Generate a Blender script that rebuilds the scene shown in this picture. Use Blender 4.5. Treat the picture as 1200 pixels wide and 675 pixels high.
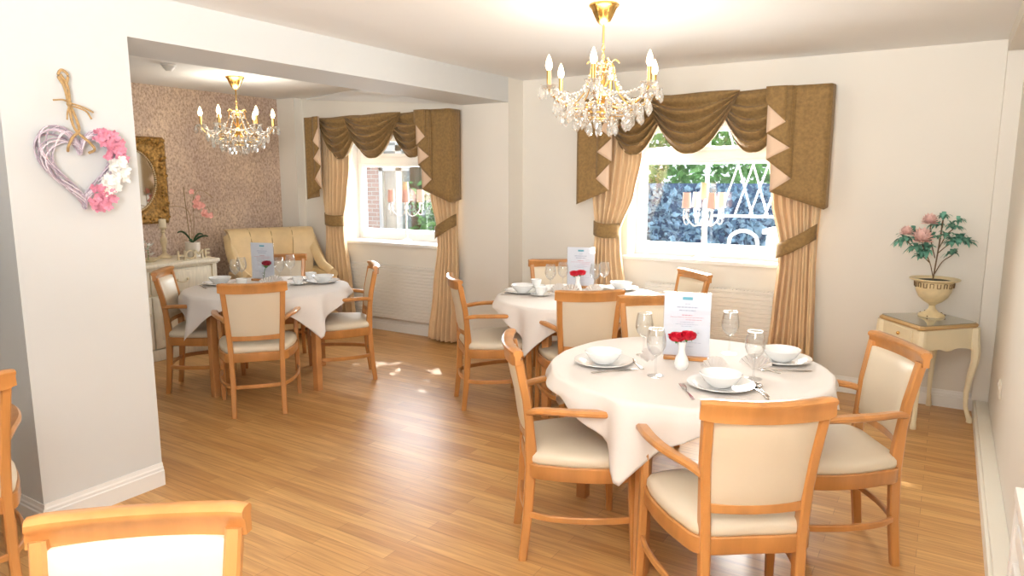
import bpy, bmesh, math, random
from mathutils import Vector, Matrix
PI = math.pi
R = math.radians
random.seed(7)
for o in list(bpy.data.objects):
    bpy.data.objects.remove(o)
SC = bpy.context.scene
COL = SC.collection

# ------------------------------------------------------------------ camera, world, lights, exposure
cam_d = bpy.data.cameras.new('camera')
cam_d.sensor_width = 36.0
cam_d.lens = 817.7 / 1200 * 36
cam_d.clip_start = 0.02
cam = bpy.data.objects.new('camera', cam_d)
COL.objects.link(cam)
cam.location = (0, 0, 1.58)
cam.rotation_euler = (R(90 - 8.92), 0, 0.55753)
SC.camera = cam

SC.view_settings.view_transform = 'Standard'
SC.view_settings.look = 'None'
SC.view_settings.gamma = 1
SC.view_settings.exposure = 0.04
SC.view_settings.use_curve_mapping = False

W = bpy.data.worlds.new('sky_world')
SC.world = W
W.use_nodes = True
bg = W.node_tree.nodes['Background']
bg.inputs['Color'].default_value = (0.93, 0.97, 1.0, 1)
bg.inputs['Strength'].default_value = 1.5


def light(name, kind, loc, energy, color=(1, 1, 1), rot=None, **kw):
    d = bpy.data.lights.new(name, kind)
    d.energy = energy
    d.color = color
    for k, v in kw.items():
        setattr(d, k, v)
    o = bpy.data.objects.new(name, d)
    COL.objects.link(o)
    o.location = loc
    if rot:
        o.rotation_euler = rot
    return o


def aim(v):
    return Vector(v).to_track_quat('-Z', 'Y').to_euler()


light('sun', 'SUN', (4, 9, 6), 9.0, (1, .95, .86), aim((.50, -.62, -.66)), angle=R(.6))
# added frontal fill behind the camera; daylight from the open side beyond the end of the right wall
light('rear_fill', 'AREA', (.35, -3.8, 1.45), 26, (1, .99, .98), aim((-.12, 1, .03)), shape='RECTANGLE', size=5.2, size_y=2.1)
light('daylight_side_opening', 'AREA', (2.9, -1.2, 1.45), 14, (1, .99, .98), aim((-1, .45, .02)), shape='RECTANGLE', size=3.2, size_y=2.0)
# photographer's flash bounced off the ceiling from behind the camera
light('bounced_flash', 'AREA', (-.2, -.9, 1.75), 230, (1, .99, .97), aim((-.22, .72, .8)), shape='RECTANGLE', size=.9, size_y=.9, spread=R(130))
# daylight pouring in at the two windows
light('daylight_main_window', 'AREA', (-1.7, 6.0, 1.55), 165, (1, .97, .90), aim((.25, -1, -.4)), shape='RECTANGLE', size=1.1, size_y=.8)
light('daylight_alcove_window', 'AREA', (-4.9, 6.0, 1.45), 70, (.97, .98, 1), aim((.1, -1, -.25)), shape='RECTANGLE', size=1.1, size_y=.8)


# ------------------------------------------------------------------ materials
def new_mat(name):
    m = bpy.data.materials.new(name)
    m.use_nodes = True
    nt = m.node_tree
    return m, nt, nt.nodes['Principled BSDF']


def P(name, col, rough=.6, metal=0, spec=.5, var=0, vscale=8, bump=0, bscale=60, coat=0, sheen=0, emit=None, estr=0, stretch=None, sub=0):
    m, nt, b = new_mat(name)
    b.inputs['Base Color'].default_value = (*col, 1)
    b.inputs['Roughness'].default_value = rough
    b.inputs['Metallic'].default_value = metal
    b.inputs['Specular IOR Level'].default_value = spec
    b.inputs['Coat Weight'].default_value = coat
    b.inputs['Sheen Weight'].default_value = sheen
    if emit:
        b.inputs['Emission Color'].default_value = (*emit, 1)
        b.inputs['Emission Strength'].default_value = estr
    if var or bump:
        tc = nt.nodes.new('ShaderNodeTexCoord')
        mp = nt.nodes.new('ShaderNodeMapping')
        nt.links.new(tc.outputs['Object'], mp.inputs[0])
        if stretch:
            mp.inputs['Scale'].default_value = stretch
    if var:
        n = nt.nodes.new('ShaderNodeTexNoise')
        n.inputs['Scale'].default_value = vscale
        n.inputs['Detail'].default_value = 5
        nt.links.new(mp.outputs[0], n.inputs['Vector'])
        r = nt.nodes.new('ShaderNodeValToRGB')
        r.color_ramp.elements[0].position = .3
        r.color_ramp.elements[1].position = .7
        r.color_ramp.elements[0].color = (*[max(0, c * (1 - var)) for c in col], 1)
        r.color_ramp.elements[1].color = (*[min(1, c * (1 + var)) for c in col], 1)
        nt.links.new(n.outputs['Fac'], r.inputs[0])
        nt.links.new(r.outputs[0], b.inputs['Base Color'])
    if bump:
        n2 = nt.nodes.new('ShaderNodeTexNoise')
        n2.inputs['Scale'].default_value = bscale
        nt.links.new(mp.outputs[0], n2.inputs['Vector'])
        bp = nt.nodes.new('ShaderNodeBump')
        bp.inputs['Strength'].default_value = bump
        bp.inputs['Distance'].default_value = .01
        nt.links.new(n2.outputs['Fac'], bp.inputs['Height'])
        nt.links.new(bp.outputs[0], b.inputs['Normal'])
    return m


def glassy(name, tint=(1, 1, 1), facing=.25, rough=.02, body=0.0, body_col=(1, 1, 1), blend=.35):
    """clear glass without refraction: transparent where faced, reflecting towards the edges"""
    m, nt, b = new_mat(name)
    nt.nodes.remove(b)
    out = nt.nodes['Material Output']
    tr = nt.nodes.new('ShaderNodeBsdfTransparent')
    tr.inputs[0].default_value = (*tint, 1)
    gl = nt.nodes.new('ShaderNodeBsdfGlossy')
    gl.inputs['Roughness'].default_value = rough
    lw = nt.nodes.new('ShaderNodeLayerWeight')
    lw.inputs['Blend'].default_value = blend
    mu = nt.nodes.new('ShaderNodeMath')
    mu.operation = 'MULTIPLY_ADD'
    mu.inputs[1].default_value = 1 - facing
    mu.inputs[2].default_value = facing
    nt.links.new(lw.outputs['Facing'], mu.inputs[0])
    mx = nt.nodes.new('ShaderNodeMixShader')
    nt.links.new(mu.outputs[0], mx.inputs[0])
    nt.links.new(tr.outputs[0], mx.inputs[1])
    nt.links.new(gl.outputs[0], mx.inputs[2])
    last = mx
    if body:
        df = nt.nodes.new('ShaderNodeBsdfDiffuse')
        df.inputs[0].default_value = (*body_col, 1)
        m2 = nt.nodes.new('ShaderNodeMixShader')
        m2.inputs[0].default_value = body
        nt.links.new(mx.outputs[0], m2.inputs[1])
        nt.links.new(df.outputs[0], m2.inputs[2])
        last = m2
    nt.links.new(last.outputs[0], out.inputs[0])
    return m


def floor_mat():
    m, nt, b = new_mat('oak_plank_floor')
    tc = nt.nodes.new('ShaderNodeTexCoord')
    br = nt.nodes.new('ShaderNodeTexBrick')
    br.offset = .37
    br.inputs['Scale'].default_value = 1
    br.inputs['Mortar Size'].default_value = .0012
    br.inputs['Mortar Smooth'].default_value = .3
    br.inputs['Brick Width'].default_value = .95
    br.inputs['Row Height'].default_value = .075
    br.inputs['Color1'].default_value = (.53, .27, .085, 1)
    br.inputs['Color2'].default_value = (.70, .405, .15, 1)
    br.inputs['Mortar'].default_value = (.36, .18, .06, 1)
    nt.links.new(tc.outputs['Object'], br.inputs['Vector'])
    mp = nt.nodes.new('ShaderNodeMapping')
    mp.inputs['Scale'].default_value = (1.2, 22, 1)
    nt.links.new(tc.outputs['Object'], mp.inputs[0])
    n = nt.nodes.new('ShaderNodeTexNoise')
    n.inputs['Scale'].default_value = 2.2
    n.inputs['Detail'].default_value = 6
    n.inputs['Distortion'].default_value = .6
    nt.links.new(mp.outputs[0], n.inputs['Vector'])
    r = nt.nodes.new('ShaderNodeValToRGB')
    r.color_ramp.elements[0].position = .32
    r.color_ramp.elements[1].position = .66
    r.color_ramp.elements[0].color = (.62, .56, .5, 1)
    r.color_ramp.elements[1].color = (1, 1, 1, 1)
    nt.links.new(n.outputs['Fac'], r.inputs[0])
    mx = nt.nodes.new('ShaderNodeMixRGB')
    mx.blend_type = 'MULTIPLY'
    mx.inputs[0].default_value = .8
    nt.links.new(br.outputs['Color'], mx.inputs[1])
    nt.links.new(r.outputs[0], mx.inputs[2])
    nt.links.new(mx.outputs[0], b.inputs['Base Color'])
    b.inputs['Roughness'].default_value = .36
    b.inputs['Specular IOR Level'].default_value = .5
    return m


def wallpaper_mat():
    m, nt, b = new_mat('mottled_wallpaper')
    tc = nt.nodes.new('ShaderNodeTexCoord')
    def noise(scale, st, det=4):
        mp = nt.nodes.new('ShaderNodeMapping')
        mp.inputs['Scale'].default_value = st
        nt.links.new(tc.outputs['Object'], mp.inputs[0])
        n = nt.nodes.new('ShaderNodeTexNoise')
        n.inputs['Scale'].default_value = scale
        n.inputs['Detail'].default_value = det
        n.inputs['Roughness'].default_value = .75
        nt.links.new(mp.outputs[0], n.inputs['Vector'])
        return n
    a = noise(58, (1, 1, .7), 6)
    c = noise(2.2, (1, 1, .7))
    r1 = nt.nodes.new('ShaderNodeValToRGB')
    e = r1.color_ramp.elements
    e[0].position = .36; e[0].color = (.42, .29, .20, 1)
    e[1].position = .64; e[1].color = (.88, .75, .60, 1)
    k = e.new(.5); k.color = (.68, .53, .42, 1)
    nt.links.new(a.outputs['Fac'], r1.inputs[0])
    r2 = nt.nodes.new('ShaderNodeValToRGB')
    r2.color_ramp.elements[0].position = .35
    r2.color_ramp.elements[1].position = .65
    r2.color_ramp.elements[0].color = (.78, .74, .76, 1)
    r2.color_ramp.elements[1].color = (1, .97, .93, 1)
    nt.links.new(c.outputs['Fac'], r2.inputs[0])
    mx = nt.nodes.new('ShaderNodeMixRGB')
    mx.blend_type = 'MULTIPLY'
    mx.inputs[0].default_value = 1
    nt.links.new(r1.outputs[0], mx.inputs[1])
    nt.links.new(r2.outputs[0], mx.inputs[2])
    nt.links.new(mx.outputs[0], b.inputs['Base Color'])
    b.inputs['Roughness'].default_value = .7
    return m


def brick_mat(name, c1, c2, mortar):
    m, nt, b = new_mat(name)
    tc = nt.nodes.new('ShaderNodeTexCoord')
    mp = nt.nodes.new('ShaderNodeMapping')
    mp.inputs['Rotation'].default_value = (R(90), 0, 0)
    nt.links.new(tc.outputs['Object'], mp.inputs[0])
    br = nt.nodes.new('ShaderNodeTexBrick')
    br.inputs['Scale'].default_value = 1
    br.inputs['Brick Width'].default_value = .22
    br.inputs['Row Height'].default_value = .075
    br.inputs['Mortar Size'].default_value = .006
    br.inputs['Color1'].default_value = (*c1, 1)
    br.inputs['Color2'].default_value = (*c2, 1)
    br.inputs['Mortar'].default_value = (*mortar, 1)
    nt.links.new(mp.outputs[0], br.inputs['Vector'])
    nt.links.new(br.outputs['Color'], b.inputs['Base Color'])
    b.inputs['Roughness'].default_value = .9
    return m


M = dict(
    wall=P('cream_wall_paint', (.775, .74, .67), .75, var=.012, vscale=2),
    wall_white=P('off_white_wall_paint', (.65, .66, .65), .75, var=.012, vscale=2),
    ceil=P('white_ceiling_paint', (.84, .84, .83), .8),
    trim=P('white_gloss_trim', (.84, .83, .80), .35),
    boxing=P('cream_boxing_paint', (.84, .80, .70), .5),
    floor=floor_mat(), paper=wallpaper_mat(),
    wood=P('honey_beech_wood', (.49, .215, .062), .28, var=.16, vscale=5, stretch=(3, 3, .6), coat=.25),
    wood_dark=P('table_beech_wood', (.48, .22, .075), .35, var=.15, vscale=6),
    vinyl=P('cream_vinyl_upholstery', (.68, .59, .45), .42, var=.02, vscale=4),
    cloth=P('white_linen', (.74, .69, .65), .85, bump=.12, bscale=280),
    china=P('white_china', (.86, .86, .85), .12, coat=.5),
    steel=P('polished_steel', (.62, .58, .53), .15, metal=1),
    glass=glassy('wine_glass', (.985, .99, .99), .03, body=.02, blend=.16),
    pane=glassy('window_glass', (.96, .98, 1), .03, blend=.12),
    acrylic=glassy('clear_acrylic', (.97, .98, 1), .05, blend=.2),
    crystal=glassy('cut_crystal', (.98, .97, .95), .30, rough=.06, body=.16, body_col=(.85, .82, .76), blend=.5),
    paper_white=P('menu_paper', (.72, .74, .79), .7),
    teal=P('teal_print', (.12, .42, .52), .7),
    ink=P('grey_print', (.42, .46, .55), .8),
    ink_red=P('red_print', (.62, .25, .30), .8),
    rose=P('red_rose_petals', (.62, .008, .03), .5),
    rose_dark=P('dark_red_rose_petals', (.3, .01, .03), .5),
    leaf=P('green_leaf', (.07, .22, .035), .5, var=.2),
    velvet=P('olive_brown_velvet', (.26, .155, .052), .8, var=.2, vscale=45, sheen=.12, bump=.25, bscale=220),
    lining=P('peach_lining', (.72, .53, .38), .8),
    curtain=P('beige_curtain_fabric', (.76, .54, .31), .75, var=.05, vscale=12, sheen=.2),
    gold=P('polished_brass', (.78, .50, .17), .22, metal=1),
    goldframe=P('antique_gilt', (.36, .20, .05), .4, metal=.5, var=.6, vscale=40, bump=.5, bscale=70),
    cream=P('cream_painted_wood', (.86, .77, .55), .45, var=.03, vscale=6),
    ivory=P('distressed_ivory_paint', (.78, .71, .56), .55, var=.09, vscale=9, stretch=(6, 6, 1)),
    table_edge=P('honey_moulded_edge', (.58, .38, .17), .4),
    table_glass=P('grey_glass_table_top', (.33, .31, .23), .06, coat=.6),
    stone_cream=P('cream_enamel', (.78, .64, .38), .4, var=.1, vscale=20),
    rust=P('rusty_pattern', (.20, .12, .05), .7),
    soil=P('dark_moss', (.05, .045, .03), .9),
    pink=P('pink_petals', (.88, .60, .54), .6, var=.12, vscale=30),
    pink_deep=P('rose_pink_petals', (.72, .27, .37), .6, var=.18, vscale=40),
    white_petal=P('white_petals', (.86, .84, .80), .6),
    tealleaf=P('blue_green_leaf', (.13, .33, .24), .6, var=.35, vscale=25),
    stem=P('brown_stem', (.16, .10, .05), .7),
    willow=P('lilac_painted_willow', (.60, .50, .57), .6, var=.15, vscale=30),
    willow_pale=P('pale_willow', (.74, .66, .72), .6),
    willow_dark=P('shadow_willow', (.40, .32, .38), .7),
    twine=P('jute_twine', (.45, .29, .13), .9, var=.2, vscale=80),
    mirror=P('mirror_silver', (.85, .85, .82), .05, metal=1),
    candle=P('cream_candle_wax', (.84, .76, .58), .6),
    candlestick=P('cream_distressed_candlestick', (.72, .60, .40), .55, var=.12, vscale=25),
    pot=P('ribbed_white_ceramic', (.78, .72, .63), .5),
    orchid=P('coral_orchid_petals', (.80, .36, .30), .6),
    cane=P('bamboo_cane', (.33, .22, .10), .7),
    orchid_leaf=P('dark_orchid_leaf', (.02, .065, .022), .35),
    letter=P('painted_wood_letters', (.70, .60, .42), .7, var=.15, vscale=60),
    chairleather=P('cream_leather', (.74, .56, .31), .4, var=.08, vscale=8),
    seam=P('leather_seam', (.42, .29, .14), .6),
    plastic=P('white_plastic', (.84, .84, .82), .4),
    dark=P('dark_gap', (.05, .045, .04), .8),
    radiator=P('white_radiator_enamel', (.80, .78, .73), .35),
    shade=P('pink_lamp_shade', (.86, .52, .44), .8),
    shade_cream=P('cream_lamp_shade', (.78, .62, .40), .8),
    white_metal=P('white_painted_metal', (.82, .78, .76), .35),
    bulb=P('lit_candle_bulb', (1, .9, .7), .4, emit=(1, .80, .48), estr=9),
    fence=P('blue_tinted_boards', (.12, .20, .36), .8, var=.35, vscale=14, stretch=(1, 1, 1)),  # blue cast of shade and overexposure put into the board colour
    hedge_dark=P('blue_green_shrub', (.30, .48, .72), .7, var=.55, vscale=9),
    hedge=P('green_hedge_leaf', (.20, .42, .14), .6, var=.5, vscale=6),
    white_out=P('white_garden_paint', (.86, .87, .90), .6),
    brick=brick_mat('red_brick', (.45, .2, .13), (.36, .15, .10), (.55, .5, .45)),
    paving=P('pale_paving', (.5, .49, .46), .9, var=.1, vscale=3),
    render_grey=P('grey_render', (.48, .50, .50), .9),
    smoke=P('frosted_window_glass', (.35, .40, .42), .1),
)


# ------------------------------------------------------------------ mesh helpers
def finish(name, bm, mat, parent=None, smooth=True, angle=40, flip=False):
    bmesh.ops.recalc_face_normals(bm, faces=bm.faces)
    me = bpy.data.meshes.new(name)
    bm.to_mesh(me)
    bm.free()
    mats = mat if isinstance(mat, (list, tuple)) else [mat]
    for m in mats:
        me.materials.append(m)
    if smooth:
        me.polygons.foreach_set('use_smooth', [True] * len(me.polygons))
        try:
            me.set_sharp_from_angle(angle=R(angle))
        except Exception:
            pass
    o = bpy.data.objects.new(name, me)
    COL.objects.link(o)
    if parent:
        o.parent = parent
    return o


def empty(name, loc=(0, 0, 0), rz=0):
    o = bpy.data.objects.new(name, None)
    o.empty_display_size = .1
    COL.objects.link(o)
    o.location = loc
    o.rotation_euler = (0, 0, rz)
    return o


def tag(o, label, cat, group=None, kind=None):
    o['label'] = label
    o['category'] = cat
    if group:
        o['group'] = group
    if kind:
        o['kind'] = kind
    return o


def struct(o):
    o['kind'] = 'structure'
    return o


def dup(o, loc=None, rz=None, parent=None):
    c = o.copy()
    COL.objects.link(c)
    if parent:
        c.parent = parent
    if loc is not None:
        c.location = loc
    if rz is not None:
        c.rotation_euler = (0, 0, rz)
    for ch in list(o.children):
        dup(ch, parent=c)
    return c


def box(bm, x0, x1, y0, y1, z0, z1, bev=0, mat=0, mtx=None):
    vs = [bm.verts.new((x, y, z)) for x in (x0, x1) for y in (y0, y1) for z in (z0, z1)]
    idx = [(0, 1, 3, 2), (4, 6, 7, 5), (0, 4, 5, 1), (2, 3, 7, 6), (0, 2, 6, 4), (1, 5, 7, 3)]
    fs = [bm.faces.new([vs[i] for i in f]) for f in idx]
    for f in fs:
        f.material_index = mat
    if mtx:
        for v in vs:
            v.co = mtx @ v.co
    if bev:
        es = set(e for f in fs for e in f.edges)
        r = bmesh.ops.bevel(bm, geom=list(es), offset=bev, segments=2, affect='EDGES', profile=.6)
        for f in r['faces']:
            f.material_index = mat
    return fs


def lathe(bm, prof, seg=24, c=(0, 0, 0), mat=0, cap=True):
    rings = []
    for r, z in prof:
        if r < 1e-5:
            rings.append([bm.verts.new((c[0], c[1], c[2] + z))])
        else:
            rings.append([bm.verts.new((c[0] + r * math.cos(2 * PI * i / seg), c[1] + r * math.sin(2 * PI * i / seg), c[2] + z)) for i in range(seg)])
    for a, b in zip(rings, rings[1:]):
        for i in range(seg):
            j = (i + 1) % seg
            if len(a) == 1 and len(b) == 1:
                continue
            if len(a) == 1:
                f = bm.faces.new((a[0], b[j], b[i]))
            elif len(b) == 1:
                f = bm.faces.new((a[i], a[j], b[0]))
            else:
                f = bm.faces.new((a[i], a[j], b[j], b[i]))
            f.material_index = mat
    if cap:
        for rg in (rings[0], rings[-1]):
            if len(rg) > 2:
                bm.faces.new(rg).material_index = mat
    return rings


def sweep(bm, pts, sec, up=(0, 0, 1), mat=0, close=True):
    """pts: list of points; sec: list (or one) of section polygons [(a,b)...] in side/up frame."""
    pts = [Vector(p) for p in pts]
    up = Vector(up)
    n = len(pts)
    rings = []
    for i, p in enumerate(pts):
        t = (pts[min(i + 1, n - 1)] - pts[max(i - 1, 0)]).normalized()
        s = t.cross(up)
        if s.length < 1e-4:
            s = t.cross(Vector((0, 1, 0)))
        s.normalize()
        u = s.cross(t).normalized()
        sc = sec[i] if isinstance(sec[0][0], (list, tuple)) else sec
        rings.append([bm.verts.new(p + s * a + u * b) for a, b in sc])
    k = len(rings[0])
    for a, b in zip(rings, rings[1:]):
        for i in range(k):
            j = (i + 1) % k
            bm.faces.new((a[i], a[j], b[j], b[i])).material_index = mat
    if close:
        bm.faces.new(rings[0]).material_index = mat
        bm.faces.new(rings[-1]).material_index = mat
    return rings


def rect(w, h, r=.25):
    """rounded rectangle section, w wide (side) and h tall (up)"""
    a, b = w / 2, h / 2
    k = min(a, b) * r
    return [(a - k, b), (-a + k, b), (-a, b - k), (-a, -b + k), (-a + k, -b), (a - k, -b), (a, -b + k), (a, b - k)]


def circ(r, n=8):
    return [(r * math.cos(2 * PI * i / n), r * math.sin(2 * PI * i / n)) for i in range(n)]


def spline(pts, n=6):
    """Catmull-Rom through points"""
    P_ = [Vector(p) for p in pts]
    P_ = [P_[0] * 2 - P_[1]] + P_ + [P_[-1] * 2 - P_[-2]]
    out = []
    for i in range(1, len(P_) - 2):
        for k in range(n):
            t = k / n
            a, b, c, d = P_[i - 1:i + 3]
            out.append(.5 * ((2 * b) + (c - a) * t + (2 * a - 5 * b + 4 * c - d) * t * t + (3 * b - a - 3 * c + d) * t ** 3))
    out.append(P_[-2])
    return out


def tube(bm, pts, r, n=8, mat=0):
    if isinstance(r, (list, tuple)):
        secs = [circ(x, n) for x in r]
    else:
        secs = circ(r, n)
    return sweep(bm, pts, secs, mat=mat)


def grid(bm, f, nu, nv, mat=0):
    vs = [[bm.verts.new(f(i / nu, j / nv)) for j in range(nv + 1)] for i in range(nu + 1)]
    for i in range(nu):
        for j in range(nv):
            q = [vs[i][j], vs[i + 1][j], vs[i + 1][j + 1], vs[i][j + 1]]
            bm.faces.new(q).material_index = mat(i, j) if callable(mat) else mat
    return vs


def lerp(a, b, t):
    return a + (b - a) * t


def poly_box(bm, pts, z0, z1, mat=0):
    lo = [bm.verts.new((x, y, z0)) for x, y in pts]
    hi = [bm.verts.new((x, y, z1)) for x, y in pts]
    n = len(pts)
    for i in range(n):
        j = (i + 1) % n
        bm.faces.new((lo[i], lo[j], hi[j], hi[i])).material_index = mat
    bm.faces.new(lo).material_index = mat
    bm.faces.new(hi).material_index = mat


def one(name, mat, parent=None, smooth=True, angle=40, **kw):
    """box as one object"""
    bm = bmesh.new()
    box(bm, *kw['b'], bev=kw.get('bev', 0))
    return finish(name, bm, mat, parent, smooth, angle)


# ================================================================== THE SETTING
CZ = 2.455      # ceiling
AZ = 2.435      # alcove ceiling
YM = 5.60       # main window wall
YA = 5.42       # alcove window wall
XR = .325       # right wall
XB = -3.375     # face of the dividing beam
XB2 = -3.87
XL = -6.35      # papered wall


def wall_with_hole(name, x0, x1, y0, y1, z0, z1, hx0, hx1, hz0, hz1, mat):
    bm = bmesh.new()
    box(bm, x0, hx0, y0, y1, z0, z1)
    box(bm, hx1, x1, y0, y1, z0, z1)
    box(bm, hx0, hx1, y0, y1, z0, hz0)
    box(bm, hx0, hx1, y0, y1, hz1, z1)
    return struct(finish(name, bm, mat, smooth=False))


struct(one('floor', M['floor'], smooth=False, b=(-6.6, 3.2, -4, 5.95, -.05, 0)))
struct(one('ceiling', M['ceil'], smooth=False, b=(-3.5, 3.2, -4, 5.95, CZ, CZ + .1)))
bm = bmesh.new()
box(bm, -6.6, -3.5, -4, 1.5, CZ, CZ + .1)
struct(finish('ceiling_rear', bm, M['ceil'], smooth=False))
struct(one('ceiling_alcove', M['ceil'], smooth=False, b=(-6.6, -3.6, 1.5, 5.95, AZ, AZ + .1)))
wall_with_hole('wall_back', XB, 3.2, YM, YM + .32, 0, CZ, -2.33, -1.02, .90, 2.05, M['wall'])
wall_with_hole('wall_alcove', -6.6, XB2, YA, YA + .42, 0, AZ, -5.56, -4.05, .90, 2.05, M['wall'])
struct(one('wall_right', M['wall'], smooth=False, b=(XR, XR + .2, 1.35, YM, 0, CZ)))
struct(one('wall_left', M['paper'], smooth=False, b=(-6.6, XL, 1.9, YA, 0, AZ)))
struct(one('wall_rear_left', M['wall_white'], smooth=False, b=(-6.6, -6.4, -4, 1.5, 0, CZ)))
struct(one('rear_light_blocker', M['wall_white'], smooth=False, b=(-6.6, -2.5, -4, .15, 0, CZ)))  # unseen block added to keep rear light off the divider front
struct(one('added_rear_wall', M['wall_white'], smooth=False, b=(-6.6, 3.2, -4.1, -4, 0, CZ)))  # unseen, added to stop sky light coming in from behind
# thick dividing wall left of the opening, whose end face carries the heart
struct(one('wall_divider', M['wall_white'], smooth=False, b=(-6.6, XB, 1.40, 1.964, 0, CZ)))
struct(one('wall_pier', M['wall'], smooth=False, b=(XB2, XB, 5.35, YM + .3, 0, CZ)))
struct(one('trim_1', M['wall_white'], smooth=False, b=(XB2, XB, 1.964, 5.35, 2.245, CZ)))     # beam over the opening
# sloping soffit piece over the alcove curtains
bm = bmesh.new()
a = [bm.verts.new(p) for p in [(-6.0, YA - .005, 2.42), (-5.132, 5.18, AZ - .001), (XB2, 5.18, AZ - .001), (XB2, YA - .005, 2.262), (-6.0, YA - .005, AZ - .001), (XB2, YA - .005, AZ - .001)]]
for f in [(0, 1, 3), (1, 2, 3), (0, 4, 1), (1, 4, 5, 2), (0, 3, 5, 4), (2, 5, 3)]:
    bm.faces.new([a[i] for i in f])
struct(finish('trim_2', bm, M['ceil'], smooth=False))
# corner pipe casing in the alcove, corner casing by the right wall, soffit along the right wall
struct(one('trim_3', M['wall'], smooth=False, b=(XL, -6.08, 5.31, YA, 0, AZ)))
struct(one('trim_4', M['wall'], smooth=False, b=(.232, XR, 5.50, YM, .1, CZ)))
struct(one('trim_5', M['wall'], smooth=False, b=(.225, XR, 1.35, 5.42, 2.36, CZ)))


def skirting(name, p0, p1, nrm, h=.12, t=.018):
    """moulded board running p0-p1; nrm points into the room"""
    bm = bmesh.new()
    d = (Vector(p1) - Vector(p0)).normalized()
    n = Vector(nrm)
    prof = [(0, 0), (t, 0), (t, h * .66), (t * .7, h * .70), (t * .7, h * .8), (t * .45, h * .86), (t * .3, h), (0, h)]
    A = [bm.verts.new(Vector(p0) + n * a + Vector((0, 0, b))) for a, b in prof]
    B = [bm.verts.new(Vector(p1) + n * a + Vector((0, 0, b))) for a, b in prof]
    for i in range(len(prof)):
        j = (i + 1) % len(prof)
        bm.faces.new((A[i], A[j], B[j], B[i]))
    bm.faces.new(A)
    bm.faces.new(B)
    return struct(finish(name, bm, M['trim'], smooth=False))


skirting('baseboard_back', (XB, YM, 0), (.25, YM, 0), (0, -1, 0))
skirting('baseboard_alcove', (-6.08, YA, 0), (XB2, YA, 0), (0, -1, 0))
skirting('baseboard_divider', (XB, 1.40, 0), (XB, 1.964, 0), (1, 0, 0))
skirting('baseboard_divider_front', (XB + .018, 1.40, 0), (-6.4, 1.40, 0), (0, -1, 0))
skirting('baseboard_pier', (XB2, 5.35, 0), (XB, 5.35, 0), (0, -1, 0))
skirting('baseboard_pier_side', (XB, 5.35, 0), (XB, YM, 0), (1, 0, 0))
bm = bmesh.new()
box(bm, .256, XR, 1.35, YM - .02, 0, .10, bev=.006)
box(bm, .242, .256, 1.35, YM - .02, 0, .078, bev=.003)
struct(finish('baseboard_right', bm, M['boxing']))


# ---------------- windows
def window(name, x0, x1, yf, z0, z1, sill_y, transom, mullion=None):
    """x0..x1 outer frame, at depth yf; sill board reaches forward to sill_y"""
    root = struct(empty(name, ((x0 + x1) / 2, yf, z0)))
    ox, oy, oz = (x0 + x1) / 2, yf, z0
    def B(bm, a, b, c, d, e, f, bev=.004):
        box(bm, a - ox, b - ox, c - oy, d - oy, e - oz, f - oz, bev=bev)
    bm = bmesh.new()
    w = .055
    B(bm, x0, x0 + w, yf, yf + .07, z0, z1)
    B(bm, x1 - w, x1, yf, yf + .07, z0, z1)
    B(bm, x0 + w, x1 - w, yf, yf + .07, z0, z0 + .075)
    B(bm, x0 + w, x1 - w, yf, yf + .07, z1 - w, z1)
    B(bm, x0 + w, x1 - w, yf, yf + .07, transom, transom + .07)
    if mullion:
        B(bm, mullion - .03, mullion + .03, yf, yf + .07, z0, z1)
    finish('window_frame', bm, M['trim'], root)
    # opening sashes
    bm = bmesh.new()
    for (za, zb) in ((z0 + .075, transom), (transom + .07, z1 - w)):
        xs = [(x0 + w, x1 - w)] if not mullion else [(x0 + w, mullion - .03), (mullion + .03, x1 - w)]
        for xa, xb in xs:
            s = .035
            B(bm, xa, xa + s, yf - .012, yf + .05, za, zb)
            B(bm, xb - s, xb, yf - .012, yf + .05, za, zb)
            B(bm, xa + s, xb - s, yf - .012, yf + .05, za, za + s)
            B(bm, xa + s, xb - s, yf - .012, yf + .05, zb - s, zb)
    finish('window_sash', bm, M['trim'], root)
    bm = bmesh.new()
    B(bm, x0 + w, x1 - w, yf + .02, yf + .026, z0 + .075, z1 - w, 0)
    finish('window_pane', bm, M['pane'], root)
    bm = bmesh.new()
    B(bm, (x0 + x1) / 2 - .06, (x0 + x1) / 2 + .05, yf - .03, yf - .012, z0 + .082, z0 + .10)
    B(bm, (x0 + x1) / 2 - .01, (x0 + x1) / 2 + .01, yf - .035, yf - .01, z0 + .078, z0 + .105)
    finish('window_handle', bm, M['plastic'], root)
    bm = bmesh.new()
    B(bm, x0 - .03, x1 + .02, sill_y, yf + .02, z0 - .032, z0, .008)
    finish('window_sill', bm, M['trim'], root)
    return root


window('window_1', -2.33, -1.02, 5.78, .93, 2.05, 5.565, 1.735)
window('window_2', -5.56, -4.05, 5.70, .93, 2.05, 5.39, 1.735)
# white reveals
for nm, (x0, x1, ya, yb) in dict(trim_6=(-2.33, -1.02, YM, 5.78), trim_7=(-5.56, -4.05, YA, 5.70)).items():
    bm = bmesh.new()
    box(bm, x0, x0 + .012, ya + .002, yb, .93, 2.05)
    box(bm, x1 - .012, x1, ya + .002, yb, .93, 2.05)
    box(bm, x0 + .012, x1 - .012, ya + .002, yb, 2.038, 2.05)
    struct(finish(nm, bm, M['trim'], smooth=False))


# ================================================================== DINING CHAIRS
def smooth_closed(pts, n=5):
    L_ = len(pts)
    out = []
    for i in range(L_):
        a, b, c, d = [Vector((*pts[(i + k) % L_], 0)) for k in (-1, 0, 1, 2)]
        for k in range(n):
            t = k / n
            v = .5 * ((2 * b) + (c - a) * t + (2 * a - 5 * b + 4 * c - d) * t * t + (3 * b - a - 3 * c + d) * t ** 3)
            out.append((v.x, v.y))
    return out


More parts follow.
